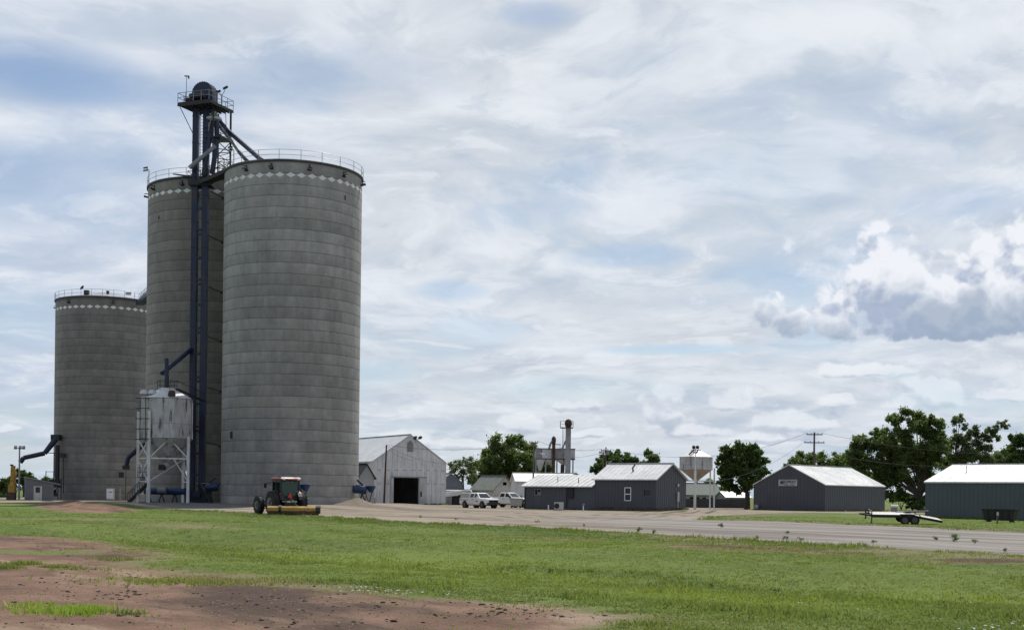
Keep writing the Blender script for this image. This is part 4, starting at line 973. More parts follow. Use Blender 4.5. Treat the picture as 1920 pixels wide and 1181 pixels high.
for y in (-.35, .35): m.bar((-.9, y, 2.6), (.6, y, 0), .1, .2)
m.build('stringer', 'dark_steel', t); m = MB()
for k in range(8): m.box((-.8+.18*k, 0, 2.4-.3*k), (.24, .7, .04))
m.build('tread', 'dark_steel', t)
# gravel pile
px, gy = 673, 142.5; gx = XA(px, gy)
m = MB(); K, J = 40, 14; V = [(gx, gy, 1.45)]
for j in range(1, J+1):
    for i in range(K):
        a = 2*math.pi*i/K; rr = j/J; x, y = gx+math.cos(a)*rr*2.6*(1.15 if math.cos(a) < 0 else .8), gy+math.sin(a)*rr*2.2
        V.append((x, y, max(gh(x, y)-.05, gh(x, y)+.85*(1-rr)**1.15*(1+.35*float(lattice([x], [y], .5, 3)[0]))+.03*random.random())))
V[0] = (gx, gy, gh(gx, gy)+.88)
fs = [(0, 1+i, 1+(i+1) % K) for i in range(K)]+[(1+j*K+i, 1+j*K+(i+1) % K, 1+(j+1)*K+(i+1) % K, 1+(j+1)*K+i) for j in range(J-1) for i in range(K)]
paint('pile_soil', (.20, .165, .125), .95, 0, .3, 3, (.18, .12, .08), .7)
o = MB().add(V, [f[::-1] for f in fs]).build('gravel_pile', 'pile_soil'); tag(o, 'heap of spilled tan gravel at the right foot of largest silo', 'gravel pile')
t = thing('post', 'leaning thin wooden stake rising from the gravel pile', 'stake', (gx+.7, gy, .6)); MB().bar((0, 0, -.6), (.1, 0, 1.0), .09).build('shaft', 'wood_grey', t); MB().bar((.1, 0, .9), (.6, .0, -.5), .07).build('brace', 'rust', t)

# ------------------------------------------------------------------ left edge
t = thing('loading_spout', 'dark blue truck loading spout reaching out from the left silo', 'loading spout', tuple(W(104, 821, 203)))
m = MB(); m.path([W(107, 820, 203), W(83.6, 849.5, 202.6), W(44.5, 858, 202), W(38, 866, 202)], [.5, .38, .36, .42], 12); m.build('spout', 'navy', t, world=True)
m = MB(); c = W(105, 820, 203.2); m.box(c, (1.3, 1.2, .9)); m.build('head_box', 'dark_steel', t, world=True)
m = MB(); m.bar(W(84, 848.5, 202.6), W(119, 850, 203), .12); m.bar(W(101.5, 850, 203), W(101.5, 893, 203), .09); m.bar(W(119, 852, 202.6), W(119, 925, 202.4), .1); m.box(W(118, 854, 202.5), (.7, .6, .6)); m.build('support', 'dark_steel', t, world=True)
m = MB(); m.box(W(107.5, 872, 203), (.5, .6, 6.4)); m.build('elevator_leg', 'dark_steel', t, world=True)
t = thing('truck_probe_platform', 'dark cluttered steel work platform at the left foot of leftmost silo', 'platform', (XA(97, 200), 200, 0))
m = MB(); m.box((0, 0, 2.0), (2.6, 1.6, .15)); m.box((.5, .2, 2.6), (1.2, .9, 1.2)); m.box((-.3, .2, 1.2), (1.6, 1., .8)); m.box((.4, -.2, .8), (.8, .7, .5)); m.build('housing', 'dark_steel', t)
m = MB()
for x in (-1.2, 0, 1.2): m.bar((x, -.7, 0), (x, -.7, 2.), .12); m.bar((x, .7, 0), (x, .7, 4.5 if x < 1 else 3.4), .1)
for z in (3.4, 4.4): m.bar((-1.2, .7, z), (0, .7, z), .08)
m.bar((-1.3, -.7, .1), (1.2, -.7, 1.9), .1); m.build('frame', 'dark_steel', t)
t = thing('light_pole', 'tall pole with cluster of lamps behind the small grey shed', 'light pole', (XA(36, 196, 900), 196, 0))
zt2 = W(36.5, 840, 196).z; MB().tube((0, 0, -.2), (0, 0, zt2), .17, .11, 8).build('pole', 'galv_dull', t)
m = MB().bar((-.7, 0, zt2), (.7, 0, zt2), .1); m.build('crossarm', 'galv_dull', t)
for x in (-.6, .1, .65): MB().bar((x, 0, zt2+.25), (x+.15, -.5, zt2-.05), .42, .3).build('lamp_head', 'galv_dull', t)
t = thing('yellow_hoist', 'yellow steel hoist mast on a brown block left of the shed', 'hoist', (XA(22.5, 186, 935), 186, 0))
MB().box((-.1, 0, .5), (1.1, 1.0, 1.25)).build('block', 'wood_pole', t)
m = MB(); m.box((0, 0, 1.65), (.95, .8, 1.0)); m.add([(-.45, -.4, 2.1), (.45, -.4, 2.1), (.45, .4, 2.1), (-.45, .4, 2.1), (-.2, -.2, 2.5), (.2, -.2, 2.5), (.2, .2, 2.5), (-.2, .2, 2.5)], [(0, 1, 5, 4), (1, 2, 6, 5), (2, 3, 7, 6), (3, 0, 4, 7)])
m.build('turret', 'yellow', t)
MB().bar((0, 0, 2.2), (.12, 0, 5.0), .55, .4).build('mast', 'yellow', t)
MB().bar((.05, -.25, 4.9), (.75, -.3, 3.8), .24, .3).build('jib', 'yellow', t); MB().bar((.62, -.25, 3.8), (.5, -.25, 2.4), .2, .2).build('cylinder', 'yellow', t)
MB().box((-.1, 0, 5.1), (.4, .3, .2)).build('cap', 'dark_steel', t)

# ------------------------------------------------------------------ buildings
def wall_sheet(m, top, w, holes, th=.12, base=-.6):
    """wall in the local xz plane (y=0 outside, +th inside) with rectangular holes; top(x) = height"""
    xs = sorted({0., w}|{h[i] for h in holes for i in (0, 1)}|{x for x in top.knots if 0 < x < w})
    for a, b in zip(xs[:-1], xs[1:]):
        if b-a < 1e-6: continue
        cut = sorted([(h[2], h[3]) for h in holes if h[0] <= a+1e-6 and h[1] >= b-1e-6]); z = base; seg = []
        for c in cut: seg.append((z, z, c[0], c[0])); z = c[1]
        seg.append((z, z, top(a), top(b)))
        for (z0a, z0b, z1a, z1b) in seg:
            if z1a-z0a < 1e-4 and z1b-z0b < 1e-4: continue
            for y, fl in ((0, 0), (th, 1)):
                V = [(a, y, z0a), (b, y, z0b), (b, y, z1b), (a, y, z1a)]
                m.add(V, [(0, 1, 2, 3) if not fl else (3, 2, 1, 0)])
    for (x0, x1, z0, z1) in holes:
        m.add([(x0, 0, z0), (x1, 0, z0), (x1, 0, z1), (x0, 0, z1), (x0, th, z0), (x1, th, z0), (x1, th, z1), (x0, th, z1)], [(0, 4, 5, 1), (1, 5, 6, 2), (2, 6, 7, 3), (3, 7, 4, 0)])
class Flat:
    def __init__(s, h, h2=None, w=1): s.h = h; s.h2 = h if h2 is None else h2; s.w = w; s.knots = []
    def __call__(s, x): return s.h+(s.h2-s.h)*x/s.w
class Gable:
    def __init__(s, e, r, w): s.e, s.r, s.w = e, r, w; s.knots = [w/2]
    def __call__(s, x): return s.e+(s.r-s.e)*(1-abs(2*x/s.w-1))
def place(mb, kind, w, l):
    """turn a sheet built in xz (front) to a side of the w x l box whose near corner is the origin"""
    f = {'front': lambda x, y, z: (x, y, z), 'right': lambda x, y, z: (w-y, x, z),
         'back': lambda x, y, z: (w-x, l-y, z), 'left': lambda x, y, z: (y, l-x, z)}[kind]
    mb.v = [f(*v) for v in mb.v]; return mb
def gable_house(name, label, cat, px, Y, a, w, l, ze, zr, ridge, wmat, rmat, z0=0., ov=.35, ribs=None, rib_out=.02, roof_ribs=None, holes={}, group=None, gmat=None, trim=None, py=930, base_mat=None):
    t = thing(name, label, cat, (XA(px, Y, py), Y, z0), R_(a), group)
    gab = ('front', 'back') if ridge == 'y' else ('right', 'left')
    for k in ('front', 'right', 'back', 'left'):
        L_ = w if k in ('front', 'back') else l
        top = Gable(ze, zr, L_) if k in gab else Flat(ze)
        m = MB(); wall_sheet(m, top, L_, holes.get(k, []))
        if ribs:
            n = max(2, int(L_/ribs)); hs = holes.get(k, [])
            for i in range(n+1):
                x = min(max(L_*i/n, .03), L_-.03)
                segs = [(-.5, top(x)-.02)]
                for h in hs:
                    if h[0]-.05 < x < h[1]+.05: segs = [(-.5, h[2]-.03), (h[3]+.03, top(x)-.02)]
                for (q0, q1) in segs:
                    if q1 > q0+.05: m.box((x, -rib_out/2, (q0+q1)/2), (.07, rib_out, q1-q0))
        place(m, k, w, l).build('wall', wmat, t)
    # roof: two slabs
    th = .12
    def rp(u, v, z): return (u, v, z) if ridge == 'y' else (v, u, z)
    W2, L2 = (w, l) if ridge == 'y' else (l, w)
    sl = (zr-ze)/(W2/2); m = MB()
    for s_ in (0, 1):
        e_ = -ov if s_ == 0 else W2+ov; ez = ze-sl*ov
        V = [rp(e_, -ov, ez+.03), rp(W2/2, -ov, zr+.03), rp(W2/2, L2+ov, zr+.03), rp(e_, L2+ov, ez+.03)]
        V += [(x, y, z+th) for x, y, z in V]
        m.add(V, [(0, 1, 2, 3), (4, 7, 6, 5), (0, 4, 5, 1), (3, 2, 6, 7), (0, 3, 7, 4)])
        if roof_ribs:
            n = int((L2+2*ov)/roof_ribs)
            for i in range(n+1):
                y = min(max(-ov+(L2+2*ov)*i/n, -ov+.03), L2+ov-.03)
                m.bar(rp(e_, y, ez+th+.035), rp(W2/2+(-.02 if s_ == 0 else .02), y, zr+th+.035), .05, .02)
    m.build('roof', rmat, t)
    m = MB(); m.bar(rp(W2/2, -ov-.02, zr+th+.06), rp(W2/2, L2+ov+.02, zr+th+.06), .36, .05); m.build('ridge_cap', trim or rmat, t)
    if base_mat:
        m = MB()
        for p, q in (((0, -.04), (w, -.04)), ((-.04, 0), (-.04, l)), ((w+.04, 0), (w+.04, l))): m.bar((*p, .12), (*q, .12), .1, .62)
        m.build('foundation', base_mat, t)
    return t
def window(par, side, w, l, h, frame, glass='glass_dark', bars=0, fw=.09):
    x0, x1, z0, z1 = h; m = MB()
    for (a, b, c, d) in ((x0-fw, x1+fw, z0-fw, z0), (x0-fw, x1+fw, z1, z1+fw), (x0-fw, x0, z0, z1), (x1, x1+fw, z0, z1)): m.b2((a, -.035, c), (b, -.003, d))
    for k in range(bars): z = z0+(z1-z0)*(k+1)/(bars+1); m.b2((x0, -.03, z-.05), (x1, .0, z+.05))
    f = place(m, side, w, l).build('window', frame, par)
    g = MB(); g.add([(x0, .06, z0), (x1, .06, z0), (x1, .06, z1), (x0, .06, z1)], [(0, 1, 2, 3)])
    place(g, side, w, l).build('pane', glass, par).parent = f
    return f

# barn (flat storage)
bh = (3.45, 7.6, -.6, 4.05)
bw, bl = 12.2, 32.
B = gable_house('storage_barn', 'large weathered white metal barn with a big dark open doorway', 'barn', 698, 190, 30, bw, bl, 6.35, 10.45, 'y', 'barn_white', 'barn_roof', ov=.12, ribs=.8, rib_out=.05, roof_ribs=.85,
                holes={'front': [bh]}, trim='galv')
B2 = MB()
for x in np.arange(1, 12, 1.35):
    for z in (3.15, 5.2):
        if not (3.2 < x < 7.9 and z < 4.2): B2.box((x+.2*math.sin(x*9), -.07, z+.05*math.sin(x*5)), (.55, .03, .07))
B2.build('wall_vent', 'galv_dull', B)
m = MB(); m.b2((3.0, -.12, 4.06), (8.9, -.06, 4.22)); m.build('door_track', 'galv_dull', B)
m = MB(); m.b2((7.65, -.2, -.2), (8.75, -.13, 4.05)); d = m.build('sliding_door', 'galv', B)
m = MB(); m.b2((7.8, -.26, 1.2), (8.05, -.21, 2.0)); m.b2((7.75, -.25, .9), (7.8, -.21, 1.0)); m.build('handle', 'black', B).parent = d
m = MB(); m.b2((2.9, -.13, -.2), (3.4, -.07, 4.0)); m.build('door_post', 'galv', B)
m = MB(); m.add([(5.6, -.08, 8.0), (6.6, -.08, 8.0), (6.6, -.08, 9.2), (6.1, -.08, 9.7), (5.6, -.08, 9.2)], [(0, 1, 2, 3, 4)]); m.build('loft_hatch', 'galv_dull', B)
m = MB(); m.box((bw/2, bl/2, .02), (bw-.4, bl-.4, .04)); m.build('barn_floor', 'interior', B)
t = thing('floodlight', 'twin floodlights on the right slope of the white barn roof', 'floodlight', tuple(W(778, 824, 192)))
MB().bar((0, 0, -.5), (.1, 0, .3), .08).build('bracket', 'dark_steel', t)
for x in (-.1, .65): MB().bar((x, 0, .2), (x+.3, -.4, .4), .4, .28).build('lamp_head', 'dark_steel', t)
MB().bar((-.2, 0, .0), (.9, 0, .15), .07).build('crossarm', 'dark_steel', t)
t = gable_house('lean_to_shed', 'narrow tan shed with dark roof between silo and white barn', 'shed', 690, 172, 30, 2.2, 6, 3.8, 5.4, 'y', 'pale_grey_wall', 'dark_steel', ov=.25, ribs=.6, py=900)
t.location = (XA(672, 168), 168, 0); 
gable_house('grey_shed', 'plain grey shed standing just behind the right side of the barn', 'shed', 832, 212, 20, 4.2, 8, 3.4, 5.0, 'y', 'shed_grey', 'galv_dull', ov=.2, py=910).location = (XA(822, 212), 212, 0)
t = gable_house('low_shed', 'low shed with faded grey roof right of the barn', 'shed', 838, 206, 8, 4.0, 5, 1.5, 2.3, 'x', 'shed_grey', 'galv_dull', ov=.25, py=920)
# open carport
t = thing('carport', 'open sided carport with white roof and dark junk inside right of barn', 'carport', (XA(834, 197), 197, 0), R_(6))
w_ = 3.9; m = MB(); m.add([(-.2, -.2, 1.75), (w_+.2, -.2, 2.35), (w_+.2, 4.2, 2.35), (-.2, 4.2, 1.75), (-.2, -.2, 1.85), (w_+.2, -.2, 2.45), (w_+.2, 4.2, 2.45), (-.2, 4.2, 1.85)], [(0, 3, 2, 1), (4, 5, 6, 7), (0, 1, 5, 4), (1, 2, 6, 5), (2, 3, 7, 6), (3, 0, 4, 7)])
m.add([(-.2, -.22, 1.2), (w_*.5, -.22, 1.45), (w_+.2, -.22, 2.3), (-.2, -.22, 1.8)], [(0, 1, 2, 3)]); m.build('roof', 'roof_white', t)
m = MB(); m.b2((0, -.05, 0), (1.0, .05, 1.7)); m.b2((0, 4., 0), (w_, 4.1, 2.2)); m.b2((w_-.1, 0, 0), (w_, 4., 2.2)); m.b2((0, 0.06, 0), (.1, 4., 1.6)); m.build('wall', 'galv_dull', t)
for x in (1.05, w_-.1): MB().box((x, -.05, .95), (.12, .12, 1.9)).build('post', 'galv_dull', t)
m = MB(); m.box((2.3, 1.5, .5), (2.0, 1.6, .9)); m.box((1.8, 1.2, 1.1), (.9, 1., .3)); m.build('stored_crate', 'black', t)

# cottage behind the pickups
gable_house('cottage', 'old white cottage with grey shingle roof behind the pickups', 'house', 925, 205, 38, 4.6, 6.0, 2.5, 4.65, 'y', 'clap_white', 'shingle', ov=.3, ribs=None, holes={'front': [(1.9, 2.7, 3.2, 3.7)]})
# long bright-roofed building behind the office
gable_house('white_warehouse', 'white building with glaring white roof behind low grey office wing', 'warehouse', 968, 182, 6, 9., 7., 3.55, 4.75, 'x', 'barn_white', 'roof_white', ov=.25, ribs=.9)
gable_house('white_shed', 'small gabled white shed peeking over the grey office roof', 'shed', 1061, 186, 0, 2.9, 5., 4.0, 4.85, 'y', 'shed_grey', 'roof_white', ov=.3)

# grey office: gabled block and low wing share one front
A_ = 52; w, l = 6.5, 8.2
oh = {'left': [(l-4.05, l-3.25, 1.45, 2.75)], 'front': []}
OF = gable_house('office_building', 'dark slate office with a tall gabled block and low left wing', 'office building', 1230, 142, A_, w, l, 3.6, 5.32, 'y', 'slate_paint', 'roof_white', ov=.28, ribs=.45, roof_ribs=.6, holes={'left': [(l-2.75, l-2.0, 1.35, 2.75), (l-.95+0, l-.2, 1.7, 2.35)]} if 0 else {'left': [(4.15, 4.85, 1.25, 2.6), (6.6, 7.5, 1.75, 2.45)]}, z0=.0, base_mat='stained_base')
window(OF, 'left', w, l, (4.15, 4.85, 1.25, 2.6), 'car_white', bars=1)
window(OF, 'left', w, l, (6.6, 7.5, 1.75, 2.45), 'slate_light')
l2 = 10.2; m = MB(); wall_sheet(m, Flat(2.75), l2, [(1.55, 2.35, 1.75, 2.35)])
for i in range(24): m.box((.05+l2*i/24.2, -.012, 1.2), (.06, .024, 3.0)) if not (1.45 < .05+l2*i/24.2 < 2.45) else None
m2 = MB(); wall_sheet(m2, Gable(2.75, 4.0, w), w, [])
o1 = place(m, 'left', w, l2); o1.v = [(x+.1, y+l+.01, z) for x, y, z in o1.v]; o1.build('wall', 'slate_light', OF)
o2 = place(m2, 'back', w, l+l2); o2.build('wall', 'slate_light', OF)
m3 = MB(); wall_sheet(m3, Flat(2.75), l2, []); o3 = place(m3, 'right', w, l); o3.v = [(x, y+l, z) for x, y, z in o3.v]; o3.build('wall', 'slate_light', OF)
fm = MB()
for (a, b, c, d) in ((1.47, 2.43, 1.67, 1.75), (1.47, 2.43, 2.35, 2.43), (1.47, 1.55, 1.75, 2.35), (2.35, 2.43, 1.75, 2.35), (1.92, 1.99, 1.75, 2.35)): fm.b2((a, -.03, c), (b, -.003, d))
fm.b2((1.99, -.02, 1.75), (2.35, .0, 2.05))
place(fm, 'left', w, l2); fm.v = [(x+.1, y+l+.01, z) for x, y, z in fm.v]; f_ = fm.build('window', 'galv_dull', OF)
g = MB(); g.add([(1.55, .06, 1.75), (2.35, .06, 1.75), (2.35, .06, 2.35), (1.55, .06, 2.35)], [(0, 1, 2, 3)]); place(g, 'left', w, l2); g.v = [(x+.1, y+l+.01, z) for x, y, z in g.v]; g.build('pane', 'glass_dark', OF).parent = f_
m = MB(); ov = .35; y0, y1 = l+.16, l+l2+.3
for e_, in ((-ov,), (w+ov,)):
    sl = (4.0-2.75)/(w/2); ez = 2.75-sl*ov
    V = [(e_, y0, ez+.03), (w/2, y0, 4.03), (w/2, y1, 4.03), (e_, y1, ez+.03)]; V += [(x, y, z+.12) for x, y, z in V]
    m.add(V, [(0, 1, 2, 3), (4, 7, 6, 5), (0, 4, 5, 1), (3, 2, 6, 7), (0, 3, 7, 4)])
    for i in range(15):
        y = y0+.04+(y1-y0-.08)*i/14; m.bar((e_, y, ez+.185), (w/2, y, 4.185), .05, .02)
m.build('roof', 'roof_white', OF)
m = MB(); m.tube((-.0, l+2.3, 3.1), (0, l+2.3, 3.75), .05, n=6); m.tube((1.0, l+6., 3.2), (1.0, l+6., 3.9), .05, n=6); m.build('roof_pipe', 'galv_dull', OF)
m = MB(); m.path([(1.6, 4.0, 4.2), (1.4, 4.0, 4.9), (1.9, 4.0, 5.3)], .09, 6); m.build('flue', 'dark_steel', OF)
m = MB(); m.b2((-.09, l+3.0, 1.35), (-.02, l+3.8, 2.7)); m.b2((-.07, l+3.9, .2), (-.02, l+4.0, 2.6)); m.build('electric_panel', 'dark_steel', OF)
m = MB(); m.box((4.6, -.1, 1.7), (.35, .15, 1.1)); m.box((4.6, -.06, .7), (.09, .08, 1.2)); m.box((4.6, -.1, 3.0), (.3, .12, .3)); m.build('meter_box', 'galv', OF)
# cast concrete edge / rubble at the base
t = thing('air_conditioner', 'pale outdoor air conditioner unit against the low office wing', 'air conditioner', (XA(1048, 144), 144, 0), R_(-18))
MB().box((0, 0, .5), (.98, .4, .85)).build('casing', 'clap_white', t)
MB().tube((-.18, -.205, .5), (-.18, -.215, .5), .3, n=24).build('fan_grille', 'black', t)
m = MB(); m.box((0, 0, .04), (1.1, .5, .07)); m.build('base', 'foundation', t)
t = thing('vent_pipe', 'short white pipe stub left of the air conditioner', 'pipe', (XA(1028.5, 143), 143, 0)); MB().tube((0, 0, -.1), (0, 0, .55), .06, n=10).build('pipe', 'car_white', t); MB().tube((0, 0, .55), (0, 0, .6), .075, n=10).build('cap', 'car_white', t)
t = thing('gas_riser', 'pale gas riser with valve between the two office wings', 'pipe', (XA(1094, 139), 139, 0)); MB().tube((0, 0, -.1), (0, 0, .6), .05, n=10).build('pipe', 'car_white', t); MB().box((.03, 0, .72), (.28, .16, .16)).build('valve', 'galv_dull', t)

# gabled slate building with the sign
w, l = 17.5, 10.9
MW = gable_house('slate_storage_building', 'slate building with white roof and a small lettered sign on its gable', 'storage building', 1547, 170, 48, w, l, 3.45, 6.1, 'x', 'slate_paint', 'roof_white', ov=.12, ribs=.5, roof_ribs=.9, holes={})
t = thing('sign', 'pale sign board with black lettering on the slate gable', 'sign', (MW.location.x, MW.location.y, 0), R_(48))
# sign hangs on the left gable: local x from back (l) to the corner (0)
def on_left(mb, w, l): return place(mb, 'left', w, l)
su, sz, sw, sh = 5.35, 3.78, 2.85, .86
m = MB(); m.b2((su-sw/2, -.10, sz-sh/2), (su+sw/2, -.05, sz+sh/2)); on_left(m, w, l).build('board', 'sign_white', t)
def text_part(body, size, x, z, ext, y, par, mat, name, wide=1.):
    cu = bpy.data.curves.new('txt', 'FONT'); cu.body = body; cu.size = size; cu.align_x = 'CENTER'; cu.align_y = 'CENTER'; cu.extrude = ext; cu.offset = .004
    o = bpy.data.objects.new('txt', cu); COL.objects.link(o); dg = bpy.context.evaluated_depsgraph_get()
    me = bpy.data.meshes.new_from_object(o.evaluated_get(dg)); bpy.data.objects.remove(o)
    mb = MB(); mb.v = [(x+v.co.x*wide, y-v.co.z, z+v.co.y) for v in me.vertices]; mb.f = [tuple(p.vertices) for p in me.polygons]
    on_left(mb, w, l).build(name, mat, par)
text_part('M', .82, su-.88, sz+.02, .01, -.12, t, 'sign_black', 'lettering', .85)
text_part('IDWAY', .56, su+.33, sz+.11, .01, -.12, t, 'sign_black', 'lettering', .98)
m = MB()                                            # worn, unreadable lower line of the sign
for k in range(7):
    if k != 3: m.b2((su-.52+k*.22, -.125, sz-.32), (su-.52+k*.22+(.16 if k % 2 else .12), -.105, sz-.21))
on_left(m, w, l).build('lower_line', 'sign_black', t)
wbox('gas_meter', 'small pale meter at the left foot of the slate gable', 'meter', 1418, 949.5, 176.5, .5, .6, .4, 'galv_dull', (('dial', 0, .1, .2, .2, 'car_white'),))
# right edge slate building, cut by the frame
px0 = None; L = 24; Xc = XA(1735, 118)+L*math.sin(R_(51.5)); Yc = 118-L*math.cos(R_(51.5))
RB = gable_house('slate_storage_building', 'long slate building with white roof cut off by the right edge', 'storage building', 1735, 118, 51.5, 15., L, 3.25, 5.0, 'y', 'slate_light', 'roof_white', ov=.12, ribs=.4, roof_ribs=.9)
RB.location = (Xc, Yc, 0)
m = MB(); m.box((4.2, L-2.3, 5.0-.75+.35), (.06, .06, .7)); m.box((4.2, L-2.3, 5.05), (.5, .12, .12)); m.build('roof_lamp', 'galv', RB)
# small grey shed at far left
t = thing('weigh_shed', 'small grey shed with sloping roof and white door at far left', 'shed', (XA(47, 186), 186, 0), R_(22))
w_, l_ = 3.9, 4.1
m = MB(); wall_sheet(m, Flat(3.25, 2.45, w_), w_, [(1.15, 2.3, 0, 2.1)]); m.build('wall', 'shed_grey', t)
for k, tp_ in (('right', Flat(2.45)), ('back', Flat(2.45, 3.25, w_)), ('left', Flat(3.25))):
    m = MB(); wall_sheet(m, tp_, l_ if k != 'back' else w_, []); place(m, k, w_, l_).build('wall', 'shed_grey', t)
m = MB(); o_ = .15; s_ = -.8/w_; V = [(-o_, -o_, 3.28-s_*o_), (w_+.9, -o_, 3.28+s_*(w_+.9)), (w_+.9, l_+o_, 3.28+s_*(w_+.9)), (-o_, l_+o_, 3.28-s_*o_)]; V += [(x, y, z+.16) for x, y, z in V]
m.add(V, [(0, 3, 2, 1), (4, 5, 6, 7), (0, 1, 5, 4), (1, 2, 6, 5), (2, 3, 7, 6), (3, 0, 4, 7)]); m.build('roof', 'galv_dull', t)
d = MB().b2((1.15, .02, 0), (2.3, .08, 2.1)).build('door', 'box_white', t); MB().b2((1.42, .0, 1.15), (2.02, .015, 1.95)).build('door_window', 'glass_dark', t).parent = d
m = MB(); m.box((-.1, 2.4, 1.6), (.12, .9, .35)); m.box((-.12, 2.5, 1.4), (.1, .3, .6)); m.build('wall_bracket', 'black', t)

# houses and fence behind the right-hand bin
h1 = gable_house('house', 'pale house with grey roof seen between the legs of the tan bin', 'house', 1284, 232, 4, 6.4, 7., 2.1, 4.1, 'x', 'pale_grey_wall', 'shingle', ov=.3, holes={'front': [(.9, 1.6, .5, 1.7), (2.1, 2.7, .5, 1.7), (3.2, 3.9, .5, 1.7), (4.5, 5.2, .5, 1.7)]})
for h in [(.9, 1.6, .5, 1.7), (2.1, 2.7, .5, 1.7), (3.2, 3.9, .5, 1.7), (4.5, 5.2, .5, 1.7)]: window(h1, 'front', 6.4, 7., h, 'clap_white')
h2 = gable_house('house', 'small gabled grey house to the right under the dense tree', 'house', 1328, 240, 12, 3.0, 5., 2.1, 3.2, 'y', 'pale_grey_wall', 'shingle', ov=.2, holes={'front': [(1.1, 1.8, .5, 1.5)]})
window(h2, 'front', 3.0, 5., (1.1, 1.8, .5, 1.5), 'clap_white')
gable_house('white_roof_shed', 'low shed with bright white roof under the dense green tree', 'shed', 1362, 226, 14, 4.4, 5., 1.7, 2.7, 'x', 'galv_dull', 'roof_white', ov=.3)
t = thing('fence', 'dark board fence behind the legs of the tan bin', 'fence', (XA(1283, 200), 200, 0), R_(4))
m = MB()
for i in range(64): m.box((.08+.155*i, 0, .72+.02*math.sin(i*2.1)), (.145, .03, 1.42))
m.build('boards', 'fence_dark', t)
for i in range(5): MB().box((.1+2.4*i, .08, .7), (.12, .12, 1.5)).build('post', 'wood_grey', t)
m = MB(); m.box((4.9, .04, .35), (9.8, .04, .1)); m.box((4.9, .04, 1.15), (9.8, .04, .1)); m.build('rail', 'wood_grey', t)

# tan hopper bin on posts
t = HB2 = thing('hopper_bin', 'white and tan hopper bin on thin posts right of the office', 'hopper bin', (XA(1304.5, 168), 168, 0))
zb_, zt_ = W(1304, 880, 168).z, W(1304, 856.5, 168).z
hexbin(HB2, 2.32, zb_, zt_, W(1304, 843, 168).z, W(1302, 901, 168).z, 'bin_white', 'bin_tan', n=6, PH=R_(14), rh=.3)
for (x, y) in ((-2.25, -.9), (2.3, -.7), (-2.0, 1.4), (2.1, 1.5)): MB().bar((x, y, -.2), (x, y, zb_+.2), .17).build('leg', 'white_steel', HB2)
m = MB(); zz = W(1304, 901, 168).z
m.bar((-2.25, -.9, zz), (2.3, -.7, zz), .13); m.bar((-2., 1.4, zz), (2.1, 1.5, zz), .13); m.build('brace', 'white_steel', HB2)
m = MB(); m.bar((-1.2, -1.75, zt_+.25), (-.4, -.9, zt_+.95), .08, .18); m.bar((-.4, -1.7, zt_+.2), (.1, -.9, zt_+.9), .08, .18); m.bar((-.9, -1.3, zt_+.62), (.0, -1.2, zt_+.62), .08, .1); m.build('roof_ladder', 'rust', HB2)
t = thing('light_pole', 'white pole with two black lamps in front of the tan bin', 'light pole', (XA(1303, 160), 160, 0))
zt2 = W(1304, 841, 160).z
MB().tube((0, 0, -.2), (0, 0, 5.), .17, .15, 10).build('pole', 'white_steel', t); MB().tube((0, 0, 5.), (0, 0, zt2), .07, .06, 8).build('upper_pole', 'white_steel', t)
MB().bar((-.45, 0, zt2), (.45, 0, zt2), .07).build('crossarm', 'dark_steel', t)
for x in (-.22, .24): MB().lathe([(.05, .0), (.2, .05), (.22, .25), (.12, .38), (.0, .4)], c=(x, 0, zt2+.02), n=12).build('lamp_head', 'black', t)

# raised bins and bucket legs behind the office
EY = 196.
t = thing('overhead_bins', 'row of raised grey steel bins with hoppers on posts behind office', 'raised bins', (XA(1040, EY), EY, 0))
ex = t.location.x; zb_, zt_ = W(1040, 860, EY).z, W(1040, 842, EY).z
for (a, b, yo, mt) in ((1003, 1014, -.1, 'galv_dull'), (1014.6, 1030.5, .0, 'galv'), (1031.5, 1055, -.15, 'galv_dull'), (1055.6, 1076.5, .05, 'galv')):
    xa, xb = XA(a, EY)-ex, XA(b, EY)-ex; m = MB(); m.b2((xa, -1.1+yo, zb_), (xb, 1.2, zt_))
    k = xa+.12
    while k < xb: m.box((k, -1.12+yo, (zb_+zt_)/2), (.05, .06, zt_-zb_-.02)); k += .25
    m.build('bin', mt, t)
m = MB(); m.b2((XA(1003, EY)-ex, -1.25, zb_-.12), (XA(1077, EY)-ex, 1.2, zb_)); m.b2((XA(1003, EY)-ex, -1.25, zt_), (XA(1077, EY)-ex, 1.2, zt_+.1)); m.build('frame', 'dark_steel', t)
for (a, b, c) in ((1003, 1021, 1012), (1021, 1042, 1033), (1042, 1066, 1056)):
    xa, xb, xc = [XA(q, EY)-ex for q in (a, b, c)]; zh = W(1040, 882 if c == 1012 else 872, EY).z
    MB().add([(xa, -1., zb_-.12), (xb, -1., zb_-.12), (xb, 1., zb_-.12), (xa, 1., zb_-.12), (xc-.2, -.2, zh), (xc+.2, -.2, zh), (xc+.2, .2, zh), (xc-.2, .2, zh)], [(0, 1, 5, 4), (1, 2, 6, 5), (2, 3, 7, 6), (3, 0, 4, 7), (4, 5, 6, 7)]).build('hopper', 'galv', t)
for q in (1004, 1022, 1043, 1056, 1073): MB().bar((XA(q, EY)-ex, -.9, 0), (XA(q, EY)-ex, -.9, zb_-.1), .2).build('post', 'galv_dull', t)
m = MB(); m.tube((XA(1051, EY)-ex, -1.3, 0), (XA(1053, EY)-ex, -1.3, zb_-.9), .25, n=8); m.box((XA(1054, EY)-ex, -1.3, zb_-1.3), (.5, .4, .8)); m.build('valve', 'dark_steel', t)
